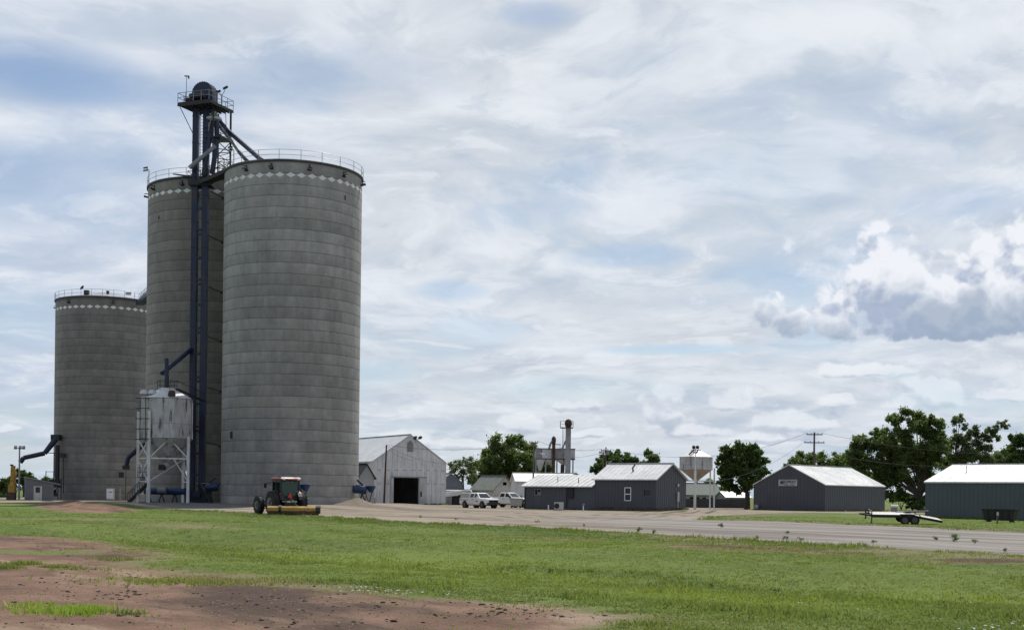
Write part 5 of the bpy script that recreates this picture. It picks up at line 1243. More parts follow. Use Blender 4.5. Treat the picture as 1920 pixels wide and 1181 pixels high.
def leg(label, px, Y, pytop, wd, yhead, extra):
    x = XA(px, Y); t = thing('bucket_elevator', label, 'bucket elevator', (x, Y, 0)); zt = W(px, pytop, Y).z
    MB().box((0, 0, zt/2-.3), (wd*.8, .6, zt-.6)).build('elevator_leg', 'galv_dull' if wd > .9 else 'rust', t)
    MB().lathe([(wd*.42, -.9), (wd*.55, -.5), (wd*.55, -.1), (wd*.36, .2), (.02, .34)], c=(0, 0, zt-.35), n=14, cap=True).build('head_housing', 'rust', t)
    return t, zt
t, zt = leg('tall grey bucket elevator leg with dark cap rising over the raised bins', 1064, 193, 785, 1.0, 0, 0)
m = MB(); zc_ = W(1064, 802, 193).z; m.box((-.25, -.1, zc_), (1.9, 1.5, .1)); 
for x in (-1.2, .7):
    for y in (-.8, .6): m.bar((x, y, zc_), (x, y, zc_+1.), .045)
for zz in (.5, 1.): m.bar((-1.2, -.8, zc_+zz), (.7, -.8, zc_+zz), .04); m.bar((-1.2, .6, zc_+zz), (-1.2, -.8, zc_+zz), .04)
m.build('platform', 'dark_steel', t)
m = MB(); m.tube((-.85, 0, W(1064, 850, 193).z), (-.85, 0, zc_), .035, n=4); m.tube((-.65, 0, W(1064, 850, 193).z), (-.65, 0, zc_), .035, n=4); m.build('ladder', 'galv_dull', t)
MB().path([(-.3, -.1, W(1060, 825, 193).z), (-.95, -.1, W(1060, 842, 193).z)], .14, 8).build('spout', 'galv_dull', t)
t, zt = leg('short reddish bucket elevator leg standing on the raised bins', 1037, 195, 817, .62, 0, 0)
MB().path([(-.1, -.1, zt-.6), (-.5, -.1, zt-1.2), (-.75, -.1, W(1031, 843, 195).z)], .16, 8).build('spout', 'galv_dull', t)
m = MB(); zc_ = W(1037, 833, 195).z; m.box((.4, -.1, zc_), (1.3, 1., .08)); m.bar((.95, -.5, zc_-1), (.95, -.5, zc_), .05); m.build('platform', 'dark_steel', t)

# ------------------------------------------------------------------ poles and wires
def pole(label, px, Y, pyt, r=.15, arms=(), mat='wood_pole', lean=0., z0=0., arm_a=0.):
    x = XA(px, Y); t = thing('utility_pole', label, 'utility pole', (x, Y, z0)); zt = W(px, pyt, Y).z-z0
    MB().tube((0, 0, -.3), (lean, 0, zt), r, r*.62, 10).build('pole', mat, t)
    pts = []
    for (dz, L_) in arms:
        c, s_ = math.cos(arm_a), math.sin(arm_a); fx = lean*(zt-dz)/zt
        MB().bar((fx-L_/2*c, -.12-L_/2*s_, zt-dz), (fx+L_/2*c, -.12+L_/2*s_, zt-dz), .11, .14).build('crossarm', mat, t)
        m = MB()
        for k in (-.46, -.2, .2, .46): m.tube((fx+L_*k*c, -.12+L_*k*s_, zt-dz+.06), (fx+L_*k*c, -.12+L_*k*s_, zt-dz+.24), .045, n=6)
        m.build('insulators', 'galv_dull', t)
        pts += [Vector((x+fx+L_*k*c, Y-.12+L_*k*s_, z0+zt-dz+.22)) for k in (-.46, .46)]
    return t, Vector((x+lean, Y, z0+zt)), pts
_, P1, _ = pole('leaning rusty brown pole in front of the white barn', 720, 176, 834, .16, (), 'rust', .25)
_, P2, a2 = pole('grey pole with a crossarm and lamp in front of the dark green tree', 999.5, 165, 829, .13, ((.05, 1.2),), 'wood_grey', arm_a=.3)
_, P3, a3 = pole('thin pole with transformer over the left of the office ridge', 1135, 178, 838, .13, ((.5, 1.6),), 'wood_pole', arm_a=.5)
_, P5, a5 = pole('tall wooden pole with two crossarms behind the lettered slate building', 1525.5, 190, 810, .2, ((.35, 2.4), (1.55, 3.0)), 'wood_pole')
_, P6, a6 = pole('short pole just left of the transformer pole', 1130, 182, 846, .1, ((.2, 1.3),), 'wood_grey', arm_a=.4)
t = thing('transformer', 'grey can transformer on the pole above the office', 'transformer', tuple(P3+Vector((.25, -.2, -.75)))); MB().tube((0, 0, -.3), (0, 0, .3), .2, n=12).build('tank', 'galv_dull', t); MB().tube((0, 0, .3), (0, 0, .5), .05, n=6).build('bushing', 'dark_steel', t)
t = thing('street_lamp_head', 'pale cobra lamp on an arm from the grey pole', 'street lamp', tuple(P2+Vector((.9, 0, -1.6)))); MB().bar((-.8, 0, .1), (.1, 0, .25), .06).build('arm', 'galv', t); MB().bar((0, 0, .18), (.55, 0, .1), .3, .16).build('lamp_head', 'car_white', t)
def wire(label, a, b, sag=.8, r=.018, group='overhead wires'):
    a, b = Vector(a), Vector(b); n = 14; pts = [a.lerp(b, i/n)-Vector((0, 0, sag*4*(i/n)*(1-i/n))) for i in range(n+1)]
    tag(MB().path(pts, r, 4).build('wire', 'dark_steel'), label, 'wire', group)
wire('wire drooping from the rusty pole along the barn gable to its right eave', P1-Vector((0, 0, .1)), W(834, 869, 188), .5)
wire('lower wire drooping from the rusty pole across the barn gable', P1-Vector((0, 0, .2)), W(791, 858, 187), .9)
wire('wire from the barn area to the grey pole in front of the trees', P1, P2, .8)
wire('wire from grey pole to the transformer pole, higher one', a2[1], a3[0], .6)
wire('lower wire from grey pole to the transformer pole', P2-Vector((0, 0, 1.2)), a6[0]-Vector((0, 0, .3)), .7)
wire('long wire from the transformer pole to the two crossarm pole', a3[1], a5[0], 2.2)
wire('wire from the lower crossarm down toward the office roof', a5[2], W(1290, 905, 150), 1.6)
wire('wire leaving the upper crossarm to the right over the trees', a5[1], W(2050, 846, 190), 1.5)
wire('wire running right in front of the tallest tree', W(1590, 857, 188), W(1790, 873, 160), .4)
t = thing('guy_stake', 'yellowish bollard at the left corner of the white barn', 'bollard', (XA(703, 165), 165, 0)); MB().tube((0, 0, -.2), (0, 0, 1.1), .1, n=10).build('post', 'tan_plastic', t); MB().lathe([(.1, 1.1), (.06, 1.16), (.0, 1.18)], n=10).build('cap', 'tan_plastic', t)
t = thing('bollard', 'thin pale stake in front of largest silo left of tractor', 'bollard', (XA(470, 136), 136, .3)); MB().tube((0, 0, -.2), (0, 0, 1.05), .05, n=8).build('post', 'tan_plastic', t); MB().tube((0, 0, 1.05), (0, 0, 1.1), .06, n=8).build('cap', 'tan_plastic', t)
t = thing('marker_post', 'short pale marker post in the grass by the dark tank', 'marker post', (XA(1870.5, 96), 96, 0)); MB().box((0, 0, .4), (.09, .09, .9)).build('post', 'wood_grey', t); MB().box((0, -.06, .72), (.16, .03, .26)).build('plate', 'galv', t)
t = thing('mailbox', 'small white tank between the two slate buildings', 'tank', (XA(1677, 178), 178, .0)); MB().tube((-.5, 0, .75), (.5, 0, .75), .18, n=12).build('tank', 'car_white', t); MB().box((0, 0, .3), (.8, .3, .55)).build('stand', 'galv_dull', t)
t.name = 'fuel_tank'
t = thing('steel_bin', 'dark rectangular steel bin standing against the right slate building', 'bin', (XA(1876, 102.5), 102.5, 0), R_(-38.5))
m = MB(); m.add([(-1.1, -.45, .12), (1.1, -.45, .12), (1.1, .45, .12), (-1.1, .45, .12), (-1.28, -.55, .98), (1.28, -.55, .98), (1.28, .55, .98), (-1.28, .55, .98)], [(3, 2, 1, 0), (0, 1, 5, 4), (1, 2, 6, 5), (2, 3, 7, 6), (3, 0, 4, 7), (4, 5, 6, 7)]); m.build('tub', 'dark_steel', t)
m = MB(); m.b2((-1.34, -.6, .96), (1.34, -.54, 1.05)); m.b2((-1.34, .54, .96), (1.34, .6, 1.05)); m.b2((-1.34, -.54, .96), (-1.27, .54, 1.05)); m.b2((1.27, -.54, .96), (1.34, .54, 1.05)); m.build('rim', 'black', t)
for x in (-.8, -.27, .27, .8): MB().bar((x*.94, -.475, .14), (x*1.06, -.575, .95), .07, .05).build('rib', 'black', t)
for x in (-.9, .9): MB().box((x, 0, .06), (.14, .9, .12)).build('skid', 'black', t)

# ------------------------------------------------------------------ vehicles
def wheel(par, x, y, r, wd, name='wheel', side=1, hub='rim_grey', treads=0, rimr=.6):
    wm = MB().wheel((x, y, r), (0, 1, 0), r, wd, 26)
    if treads:
        for i in range(treads):
            a = 2*math.pi*i/treads
            for s_ in (-1, 1):
                c, s2 = math.cos(a+s_*.07), math.sin(a+s_*.07)
                wm.bar((x+c*r*.99, y+s_*wd*.24-wd*.22*0, r+s2*r*.99), (x+math.cos(a+s_*.07+.12)*r*.99, y+s_*wd*.47, r+math.sin(a+s_*.07+.12)*r*.99), .07*r+.02, .07)
    o = wm.build(name, 'rubber', par)
    h = MB().tube((x, y+side*wd*.30, r), (x, y+side*wd*.515, r), r*rimr, r*rimr*.96, 20); h.tube((x, y+side*wd*.5, r), (x, y+side*wd*.56, r), r*.18, n=12)
    for i in range(5):
        a = 2*math.pi*i/5; h.bar((x, y+side*wd*.53, r), (x+math.cos(a)*r*rimr*.9, y+side*wd*.53, r+math.sin(a)*r*rimr*.9), r*.13, .02)
    hh = h.build('rim', hub, par); hh.parent = o; return o
def loft(m, secs):
    """secs: list of rings (same count) of points joined in order, ends capped"""
    n = len(secs[0]); V = [p for s_ in secs for p in s_]
    Fc = [(j*n+i, j*n+(i+1) % n, (j+1)*n+(i+1) % n, (j+1)*n+i) for j in range(len(secs)-1) for i in range(n)]
    return m.add(V, Fc+[tuple(range(n-1, -1, -1)), tuple(range((len(secs)-1)*n, len(secs)*n))])
def pickup(label, loc, rz, topper):
    """forward = +x, length 5.8 m, origin under the middle"""
    t = thing('pickup_truck', label, 'pickup truck', loc, rz, 'white pickups parked on the gravel')
    hw = .98
    def ring(x, zs): # zs: (half width, z) up one side then mirrored
        return [(x, -a, z) for a, z in zs]+[(x, a, z) for a, z in reversed(zs)]
    def sec(x, zb, zt, wt=1.): return ring(x, [(hw*.93, zb), (hw, zb+.22), (hw, zt-.18), (hw*.96*wt, zt-.04), (hw*.86*wt, zt)])
    m = MB(); loft(m, [sec(-2.85, .55, 1.22), sec(-2.78, .42, 1.26), sec(-1.0, .40, 1.28), sec(.9, .38, 1.28), sec(1.15, .38, 1.24), sec(2.5, .42, 1.20, .97), sec(2.80, .5, 1.14, .93), sec(2.88, .58, 1.02, .9)])
    m.build('body', 'car_white', t)
    c0, c1, c2, c3 = (-.95, -.78, .62, 1.32) if True else None
    m = MB()
    def cring(x, z, k): return [(x, -hw*k, z), (x, hw*k, z)]
    # cab: lofted from belt line to roof
    lo = [(-1.0, -.93, 1.25), (1.32, -.93, 1.22), (1.32, .93, 1.22), (-1.0, .93, 1.25)]
    hi = [(-.82, -.74, 1.82), (.55, -.74, 1.82), (.55, .74, 1.82), (-.82, .74, 1.82)]
    rf = [(-.7, -.66, 1.88), (.42, -.66, 1.88), (.42, .66, 1.88), (-.7, .66, 1.88)]
    loft(m, [lo, hi, rf]); m.build('cab', 'car_white', t)
    def lerp(a, b, k): return tuple(x*(1-k)+y*k for x, y in zip(a, b))
    def pane(a, b, c, d, out): # a,b bottom ; c,d top ; shrunk and lifted
        V = [lerp(lerp(p, q, .12), lerp(r, s_, .5), 0.) for p, q, r, s_ in ()]
        A_, B_, C_, D_ = map(Vector, (a, b, c, d)); cen = (A_+B_+C_+D_)/4; n_ = (B_-A_).cross(D_-A_).normalized()
        if n_.dot(Vector(out)) < 0: n_ = -n_
        return [tuple(cen+(p-cen)*.87+n_*.012) for p in (A_, B_, C_, D_)]
    ws = MB().add(pane(lo[1], lo[2], hi[2], hi[1], (1, 0, .5)), [(0, 1, 2, 3)]); ws.build('windshield', 'glass_dark', t)
    MB().add(pane(lo[3], lo[0], hi[0], hi[3], (-1, 0, .3)), [(0, 1, 2, 3)]).build('rear_window', 'glass_dark', t)
    for s_ in (-1, 1):
        def q(x, z):
            k = (z-1.25)/.57; return (x, s_*(.93-.19*k), z)
        for (xa, xb, xc, xd) in ((-.84, .02, .0, -.70), (.12, 1.08, .50, .10)):
            MB().add(pane(q(xa, 1.27), q(xb, 1.27), q(xc, 1.79), q(xd, 1.79), (0, s_, .2)), [(0, 1, 2, 3)]).build('side_window', 'glass_dark', t)
        d = MB().add([(x, s_*(hw+.004), z) for x, z in ((-.93, .52), (.04, .52), (.04, 1.2), (-.93, 1.2))], [(0, 1, 2, 3)]).build('door', 'car_white', t)
        d2 = MB().add([(x, s_*(hw+.004), z) for x, z in ((.07, .52), (1.05, .52), (1.05, 1.2), (.07, 1.2))], [(0, 1, 2, 3)]).build('door', 'car_white', t)
        for xx, dd in ((-.1, d), (.9-.75, d2)): MB().box((xx-.1, s_*(hw+.03), 1.08), (.18, .04, .04)).build('handle', 'dark_steel', t).parent = dd
        MB().box((1.12, s_*(hw+.16), 1.32), (.12, .24, .26)).build('mirror', 'black' if not topper else 'car_white', t)
        MB().box((2.74, s_*.74, .98), (.26, .30, .14)).build('headlight', 'lamp_glass', t)
        MB().box((-2.84, s_*.86, 1.0), (.06, .14, .34)).build('tail_light', 'car_red', t)
        for x in (-1.75, 1.85):
            a = MB().tube((x, s_*(hw-.30), .42), (x, s_*(hw+.012), .42), .50, n=28); a.build('wheel_arch', 'black', t)
            wheel(t, x, s_*(hw-.08), .40, .27, side=s_)
        if topper:
            MB().add([(x, s_*(hw+.008), z) for x, z in ((-2.8, 1.06), (-1.0, 1.02), (-1.0, .95), (-2.8, .96))], [(0, 1, 2, 3)]).build('red_stripe', 'car_red', t)
            MB().box((.75, s_*(hw+.01), .86), (.42, .012, .13)).build('door_emblem', 'rim_grey', t)
    m = MB(); m.box((2.86, 0, .86), (.10, 1.35, .30)); m.build('grille', 'black', t)
    m = MB(); m.box((2.88, 0, .58), (.22, 1.86, .20)); m.build('bumper', 'chrome' if not topper else 'dark_steel', t)
    m = MB(); m.box((-2.9, 0, .6), (.16, 1.8, .18)); m.build('rear_bumper', 'chrome', t)
    m = MB(); m.box((0, 0, .42), (5.2, 1.5, .2)); m.build('chassis', 'black', t)
    if topper:
        m = MB(); loft(m, [[(-2.82, -.93, 1.26), (-1.02, -.93, 1.26), (-1.02, .93, 1.26), (-2.82, .93, 1.26)], [(-2.74, -.82, 1.82), (-1.04, -.82, 1.84), (-1.04, .82, 1.84), (-2.74, .82, 1.82)], [(-2.65, -.72, 1.9), (-1.1, -.72, 1.92), (-1.1, .72, 1.92), (-2.65, .72, 1.9)]])
        tt = m.build('topper', 'clap_white', t)
        for s_ in (-1, 1): MB().box((-1.92, s_*.905, 1.52), (1.35, .02, .34)).build('hatch', 'galv', t).parent = tt
        m = MB()
        for y in (-.55, .55): m.bar((-2.6, y, 2.0), (-1.1, y, 2.02), .05)
        m.bar((-2.2, -.6, 1.97), (-2.2, .6, 1.97), .05); m.bar((-1.4, -.6, 1.97), (-1.4, .6, 1.97), .05); m.build('roof_rack', 'dark_steel', t)
    else:
        m = MB(); m.box((-1.9, 0, 1.30), (1.7, 1.7, .06)); m.build('bed_cover', 'black', t)
    return t
pickup('white crew cab pickup with topper and red stripe, left of the other', (XA(899, 158), 158, 0), R_(-52), True)
pickup('white pickup partly hidden behind a white bin beside the low office', (XA(954, 168), 168, .1), R_(-40), False)
t = thing('dumpster', 'white wheeled dumpster in front of the second pickup', 'dumpster', (XA(968, 158), 158, .05), R_(-6))
m = MB(); loft(m, [[(-.6, -.5, .25), (.6, -.5, .25), (.6, .5, .25), (-.6, .5, .25)], [(-.78, -.6, 1.15), (.78, -.6, 1.15), (.78, .6, 1.15), (-.78, .6, 1.15)]]); m.build('tub', 'clap_white', t)
m = MB(); m.box((0, 0, 1.19), (1.62, 1.25, .07)); m.build('lid', 'galv_dull', t)
for x in (-.5, .55): wheel(t, x, -.5, .14, .08, side=-1)
m = MB(); m.box((.86, -.1, .55), (.16, .3, .8)); m.build('lift_bracket', 'black', t)

# tractor: forward = +x
def tractor(loc, rz):
    t = thing('tractor', 'red and black farm tractor seen from behind in front of largest silo', 'tractor', loc, rz)
    for s_ in (-1, 1):
        wheel(t, -.15, s_*1.16, .88, .50, side=s_, treads=20, rimr=.5)
        wheel(t, 2.5, s_*1.04, .68, .42, side=s_, treads=18, rimr=.5)
        fm = MB()
        for k in range(9):
            a0, a1 = R_(20+k*16), R_(36+k*16)
            fm.bar((-.15+.98*math.cos(a0), s_*.78, .86+.98*math.sin(a0)), (-.15+.98*math.cos(a1), s_*.78, .86+.98*math.sin(a1)), .34, .05)
        fm.build('fender', 'black', t)
        MB().box((-.76, s_*.78, 1.60), (.08, .16, .12)).build('tail_light', 'sign_red', t)
        MB().bar((.95, s_*.75, 2.45), (.95, s_*1.25, 2.35), .05).build('mirror_arm', 'black', t); MB().box((.93, s_*1.27, 2.2), (.07, .2, .36)).build('mirror', 'black', t)
    m = MB(); loft(m, [[(.9, -.42, .75), (.9, .42, .75), (.9, .40, 1.72), (.9, -.40, 1.72)], [(2.2, -.40, .78), (2.2, .40, .78), (2.2, .38, 1.64), (2.2, -.38, 1.64)], [(2.95, -.34, .85), (2.95, .34, .85), (2.95, .30, 1.46), (2.95, -.30, 1.46)]]); m.build('hood', 'tractor_red', t)
    m = MB(); m.box((1.0, 0, .72), (3.0, .55, .5)); m.box((-.45, 0, .9), (.5, .9, .7)); m.box((2.5, 0, .66), (.3, 1.8, .24)); m.box((-.15, 0, .86), (.4, 2.0, .3)); m.build('chassis', 'black', t)
    # cab
    def P(x, y, z): return (x, y, z)
    m = MB()
    lo = [(-.62, -.72, 1.25), (.85, -.66, 1.25), (.85, .66, 1.25), (-.62, .72, 1.25)]; up = [(-.72, -.76, 2.58), (.72, -.72, 2.58), (.72, .72, 2.58), (-.72, .76, 2.58)]
    for a, b in zip(lo, up): m.bar(a, b, .09)
    for k in range(4): m.bar(lo[k], lo[(k+1) % 4], .1); m.bar(up[k], up[(k+1) % 4], .09)
    for s_ in (-1, 1): m.bar((.1, s_*.72, 1.25), (.05, s_*.75, 2.58), .07)
    m.build('cab_frame', 'black', t)
    m = MB(); m.box((.05, 0, 1.12), (1.4, 1.3, .36)); m.build('cab_base', 'black', t)
    g = MB().add([(-.645, -.64, 1.42), (-.645, .64, 1.42), (-.705, .68, 2.5), (-.705, -.68, 2.5)], [(0, 1, 2, 3)]); rw = g.build('rear_window', 'glass_green', t)
    MB().box((-.66, 0, 1.38), (.05, 1.3, .1)).build('frame', 'black', t).parent = rw
    MB().add([(.83, -.6, 1.75), (.83, .6, 1.75), (.73, .66, 2.5), (.73, -.66, 2.5)], [(0, 1, 2, 3)]).build('windshield', 'glass_green', t)
    m = MB(); m.box((.2, 0, 1.5), (.5, .5, .5)); m.box((-.05, 0, 1.85), (.14, .5, .55)); m.build('seat', 'black', t)
    m = MB(); loft(m, [[(-.92, -.84, 2.62), (.9, -.82, 2.62), (.9, .82, 2.62), (-.92, .84, 2.62)], [(-.95, -.86, 2.74), (.95, -.84, 2.74), (.95, .84, 2.74), (-.95, .86, 2.74)], [(-.82, -.72, 2.86), (.82, -.7, 2.86), (.82, .7, 2.86), (-.82, .72, 2.86)]]); rf = m.build('roof', 'tractor_red', t)
    for y in (-.62, .62): MB().box((-.965, y, 2.70), (.05, .2, .11)).build('work_light', 'lamp_glass', t).parent = rf
    m = MB(); m.add([(-.76, -.21, 1.30), (-.76, .21, 1.30), (-.76, 0, 1.68)], [(0, 1, 2)]); m.build('slow_moving_sign', 'sign_red', t)
    MB().tube((1.55, .0, 1.6), (1.55, .0, 2.5), .05, n=8).build('exhaust', 'dark_steel', t)
    m = MB()
    for y in (-.4, .4): m.bar((-.6, y*.8, .75), (-1.45, y, .62), .09); m.bar((-.6, y*.8, 1.2), (-1.2, y, .65), .06)
    m.bar((-.6, 0, 1.3), (-1.5, 0, .95), .07); m.bar((-.7, -.6, 1.0), (-.7, .6, 1.0), .08); m.build('hitch', 'chrome', t)
    MB().box((-.78, .1, 1.0), (.05, .3, .12)).build('number_plate', 'lamp_glass', t)
    return t
TR = (XA(526, 98), 98.2); rz = R_(90+36)
tractor((TR[0]+.35, TR[1], gh(*TR)), rz)
mx, my = TR[0]+math.sin(R_(24))*2.45+.25, TR[1]-math.cos(R_(24))*2.45
t = thing('flail_mower', 'wide yellow mower deck with dark rollers hitched behind the tractor', 'mower', (mx+.15, my, gh(mx, my)), R_(6))
prof = [(-.42, .12), (-.50, .34), (-.40, .56), (-.1, .68), (.32, .66), (.46, .45), (.46, .12)]
def deck(m, x0, x1):
    V = [(x0, y, z) for y, z in prof]+[(x1, y, z) for y, z in prof]; n = len(prof)
    return m.add(V, [tuple(range(n)), tuple(range(2*n-1, n-1, -1))]+[(i, n+i, n+(i+1) % n, (i+1) % n) for i in range(n)])
deck(MB(), -1.95, -1.12).build('deck', 'yellow', t); deck(MB(), -.92, 1.62).build('deck', 'yellow', t)
for x0, x1 in ((-1.12, -.92), (1.62, 1.95)):
    m = MB(); p2 = [(y*1.12, z*1.1) for y, z in prof]; n = len(p2); V = [(x0, y, z) for y, z in p2]+[(x1, y, z) for y, z in p2]
    m.add(V, [tuple(range(n)), tuple(range(2*n-1, n-1, -1))]+[(i, n+i, n+(i+1) % n, (i+1) % n) for i in range(n)]); m.build('end_plate', 'black', t)
MB().tube((-1.85, -.38, .13), (1.85, -.38, .13), .12, n=14).build('roller', 'rust', t)
m = MB(); m.b2((-.9, -.56, .08), (1.6, -.505, .30)); m.b2((-1.9, -.56, .08), (-1.13, -.505, .30)); m.build('rear_flap', 'rust', t)
m = MB(); m.box((-.3, .3, .8), (.7, .5, .3)); m.bar((-.3, .3, .9), (-.3, 1.1, 1.0), .1); m.build('gearbox', 'black', t)

# flat car trailer
t = thing('flatbed_trailer', 'flat twin axle car trailer with pale deck on the roadside grass', 'trailer', (XA(1694, 91), 91, 0), R_(-8)); t.rotation_euler = (R_(4.5), 0, R_(-8))
m = MB(); m.box((-.1-.95, 0, .66), (2.3, 1.9, .10)); m.build('deck', 'deck_light', t)
MB().add([(.55, -.95, .70), (2.5, -.95, .34), (2.5, .95, .34), (.55, .95, .70), (.55, -.95, .62), (2.5, -.95, .26), (2.5, .95, .26), (.55, .95, .62)], [(0, 1, 2, 3), (4, 7, 6, 5), (0, 4, 5, 1), (1, 5, 6, 2), (2, 6, 7, 3), (3, 7, 4, 0)]).build('ramp_deck', 'deck_light', t)
MB().box((.35, 0, .66), (.5, 1.85, .08)).build('center_deck', 'black', t)
m = MB()
for s_ in (-1, 1): m.bar((-2.3, s_*.98, .60), (.6, s_*.98, .60), .1, .2); m.bar((.6, s_*.98, .58), (2.5, s_*.98, .25), .1, .16)
m.bar((-2.25, -.98, .60), (-2.25, .98, .60), .1, .2); m.bar((-2.3, .9, .62), (-3.0, 0, .66), .1, .12); m.bar((-2.3, -.9, .62), (-3.0, 0, .66), .1, .12); m.build('frame', 'black', t)
m = MB(); m.bar((-2.6, 0, .3), (-2.6, 0, 1.0), .09); m.bar((-2.3, -.9, .9), (-2.3, .9, .9), .06); m.bar((-2.3, -.9, .6), (-2.3, -.9, .9), .06); m.bar((-2.3, .9, .6), (-2.3, .9, .9), .06); m.bar((-2.3, -.9, 0), (-2.3, -.9, .5), .07); m.build('jack', 'black', t)
for x in (-.05, .62):
    for s_ in (-1, 1): wheel(t, x, s_*1.0, .33, .2, side=s_)
for s_ in (-1, 1):
    m = MB(); m.bar((-.5, s_*1.02, .5), (-.35, s_*1.02, .74), .3, .04); m.bar((-.35, s_*1.02, .74), (.92, s_*1.02, .74), .3, .04); m.bar((.92, s_*1.02, .74), (1.07, s_*1.02, .5), .3, .04); m.build('fender', 'black', t)
m = MB(); m.bar((.3, 1.0, .75), (1.9, .95, .8), .35, .1); m.build('ramp_spring', 'black', t)

# ------------------------------------------------------------------ trees
def tree(name, label, px, Y, blobs, n, mat, bark='bark', leaf=.2, tr=.22, fork=.35, group=None, cat='tree', gaps=False, z0=0., depth=1., extra=()):
    global rng
    rng = np.random.default_rng(int(px)*7+3); random.seed(int(px)*5+1)
    s = Y/F; bx = XA(px, Y); t = thing(name, label, cat, (bx, Y, z0), 0, group)
    B_ = []
    for (x, y, r) in blobs:
        p = W(x, y, Y); rr = r*s; rr *= 1.16; B_.append((p.x, p.y+random.uniform(-1, 1)*rr*1.1*depth, p.z, rr))
    zt = max(b[2] for b in B_); zc = min(b[2] for b in B_)
    m = MB(); top = Vector((bx+random.uniform(-.2, .2), Y, z0+max(1.0, (zc-z0)*.9)+(zt-zc)*fork*.5))
    m.path([(bx, Y, z0-.3), (bx+.06, Y, z0+.4), tuple(top)], [tr*1.35, tr, tr*.8], 10)
    m.build('trunk', bark, t, world=True)
    m = MB()
    for b in B_:
        e = Vector(b[:3])+Vector((0, 0, -b[3]*.1)); st = Vector((top.x, top.y, min(top.z, e.z-.1))) if e.z < top.z else top
        mid = st.lerp(e, .5)+Vector((random.uniform(-.2, .2), random.uniform(-.2, .2), .12*(e-st).length))
        k = tr*.30*min(1, b[3]/1.4+.2)
        m.path([tuple(st), tuple(mid), tuple(e)], [k, k*.62, k*.25], 6)
        for _ in range(4):
            d = Vector((random.gauss(0, 1), random.gauss(0, 1), random.gauss(.3, .8))).normalized()*b[3]*.85
            m.path([tuple(e), tuple(e+d*.5+Vector((0, 0, .05))), tuple(e+d)], [k*.28, k*.18, k*.06], 4)
    m.build('limbs', bark, t, world=True)
    # break every blob into smaller leaf masses
    C = []
    for (x, y, z, r) in B_:
        k = 13
        for _ in range(k):
            d = rng.normal(0, 1, 3); d /= np.linalg.norm(d); q = r*(.25+.85*rng.random()); C.append((x+d[0]*q, y+d[1]*q, z+d[2]*q*.85, r*rng.uniform(.22, .55)))
    leafcloud(C, 0, n, leaf, mat, 'crown', t)
    return t
G1 = 'trees behind the yard buildings'
tree('tree', 'thin airy pale green tree just right of the barn', 868, 218, [(850, 882, 10), (860, 868, 10), (878, 868, 10), (886, 882, 9), (868, 884, 9), (857, 897, 9), (846, 870, 6), (880, 898, 8), (888, 893, 8), (873, 862, 6)], 4200, 'leaf_light', leaf=.16, tr=.25, group=G1)
tree('tree', 'large dense dark green tree rising behind the white cottage', 950, 240, [(903, 872, 17), (918, 853, 19), (935, 836, 16), (952, 828, 13), (974, 832, 15), (994, 838, 14), (948, 862, 26), (982, 866, 24), (925, 880, 20), (962, 892, 26), (1000, 868, 16), (1000, 892, 18), (908, 892, 14), (930, 905, 16), (985, 905, 16), (1008, 880, 14), (1022, 880, 12), (895, 900, 12), (898, 915, 12), (1025, 870, 9)], 42000, 'leaf_mid', leaf=.22, tr=.5, group=G1)
tree('tree', 'broad low dark tree right of the transformer pole behind the office', 1155, 232, [(1137, 858, 12), (1155, 852, 12), (1122, 872, 11), (1112, 882, 7), (1176, 862, 12), (1192, 866, 10), (1150, 874, 16), (1180, 878, 16), (1205, 873, 8), (1130, 882, 10), (1200, 882, 9)], 15000, 'leaf_dark', leaf=.2, tr=.4, group=G1)
tree('tree', 'smaller feathery tree over the right end of the office ridge', 1222, 250, [(1216, 850, 9), (1222, 858, 10), (1232, 862, 8), (1215, 872, 12), (1236, 872, 8), (1225, 882, 12), (1205, 880, 9)], 8000, 'leaf_mid', leaf=.19, tr=.35, group=G1)
tree('tree', 'dense full tree with forked trunk left of the lettered slate building', 1401, 186, [(1366, 846, 13), (1383, 839, 12), (1402, 840, 12), (1418, 852, 12), (1434, 864, 8), (1352, 862, 10), (1350, 880, 8), (1372, 870, 20), (1402, 872, 21), (1388, 892, 20), (1362, 892, 12), (1424, 882, 12), (1368, 910, 13), (1402, 908, 14), (1420, 898, 8), (1355, 905, 8), (1436, 884, 6), (1380, 922, 8), (1392, 855, 14), (1415, 868, 14)], 36000, 'leaf_dark', leaf=.17, tr=.42, group=G1, fork=.1)
tree('tree', 'low bushy trees around the tall two crossarm pole', 1530, 262, [(1488, 864, 11), (1503, 854, 10), (1520, 860, 11), (1540, 858, 11), (1556, 864, 13), (1574, 862, 10), (1590, 868, 10), (1510, 872, 13), (1558, 880, 14), (1480, 876, 8), (1585, 880, 12), (1530, 876, 12)], 15000, 'leaf_mid', leaf=.19, tr=.4, group=G1)
tree('tree', 'tallest and widest tree of the row, between the slate buildings', 1727, 202, [(1600, 852, 15), (1618, 836, 16), (1612, 822, 8), (1638, 828, 15), (1650, 812, 14), (1676, 788, 14), (1694, 778, 12), (1716, 782, 13), (1738, 788, 13), (1757, 796, 12), (1768, 812, 12), (1745, 812, 17), (1762, 832, 14), (1722, 800, 17), (1600, 866, 14), (1660, 835, 22), (1692, 812, 20), (1706, 836, 26), (1740, 830, 22), (1640, 862, 24), (1682, 868, 28), (1724, 868, 24), (1612, 874, 16), (1672, 900, 20), (1704, 900, 18), (1738, 896, 16), (1600, 880, 12), (1756, 850, 16), (1650, 890, 18), (1690, 925, 12), (1665, 925, 10), (1745, 920, 12), (1730, 940, 10)], 80000, 'leaf_mid', leaf=.19, tr=.55, group=G1, fork=.1)
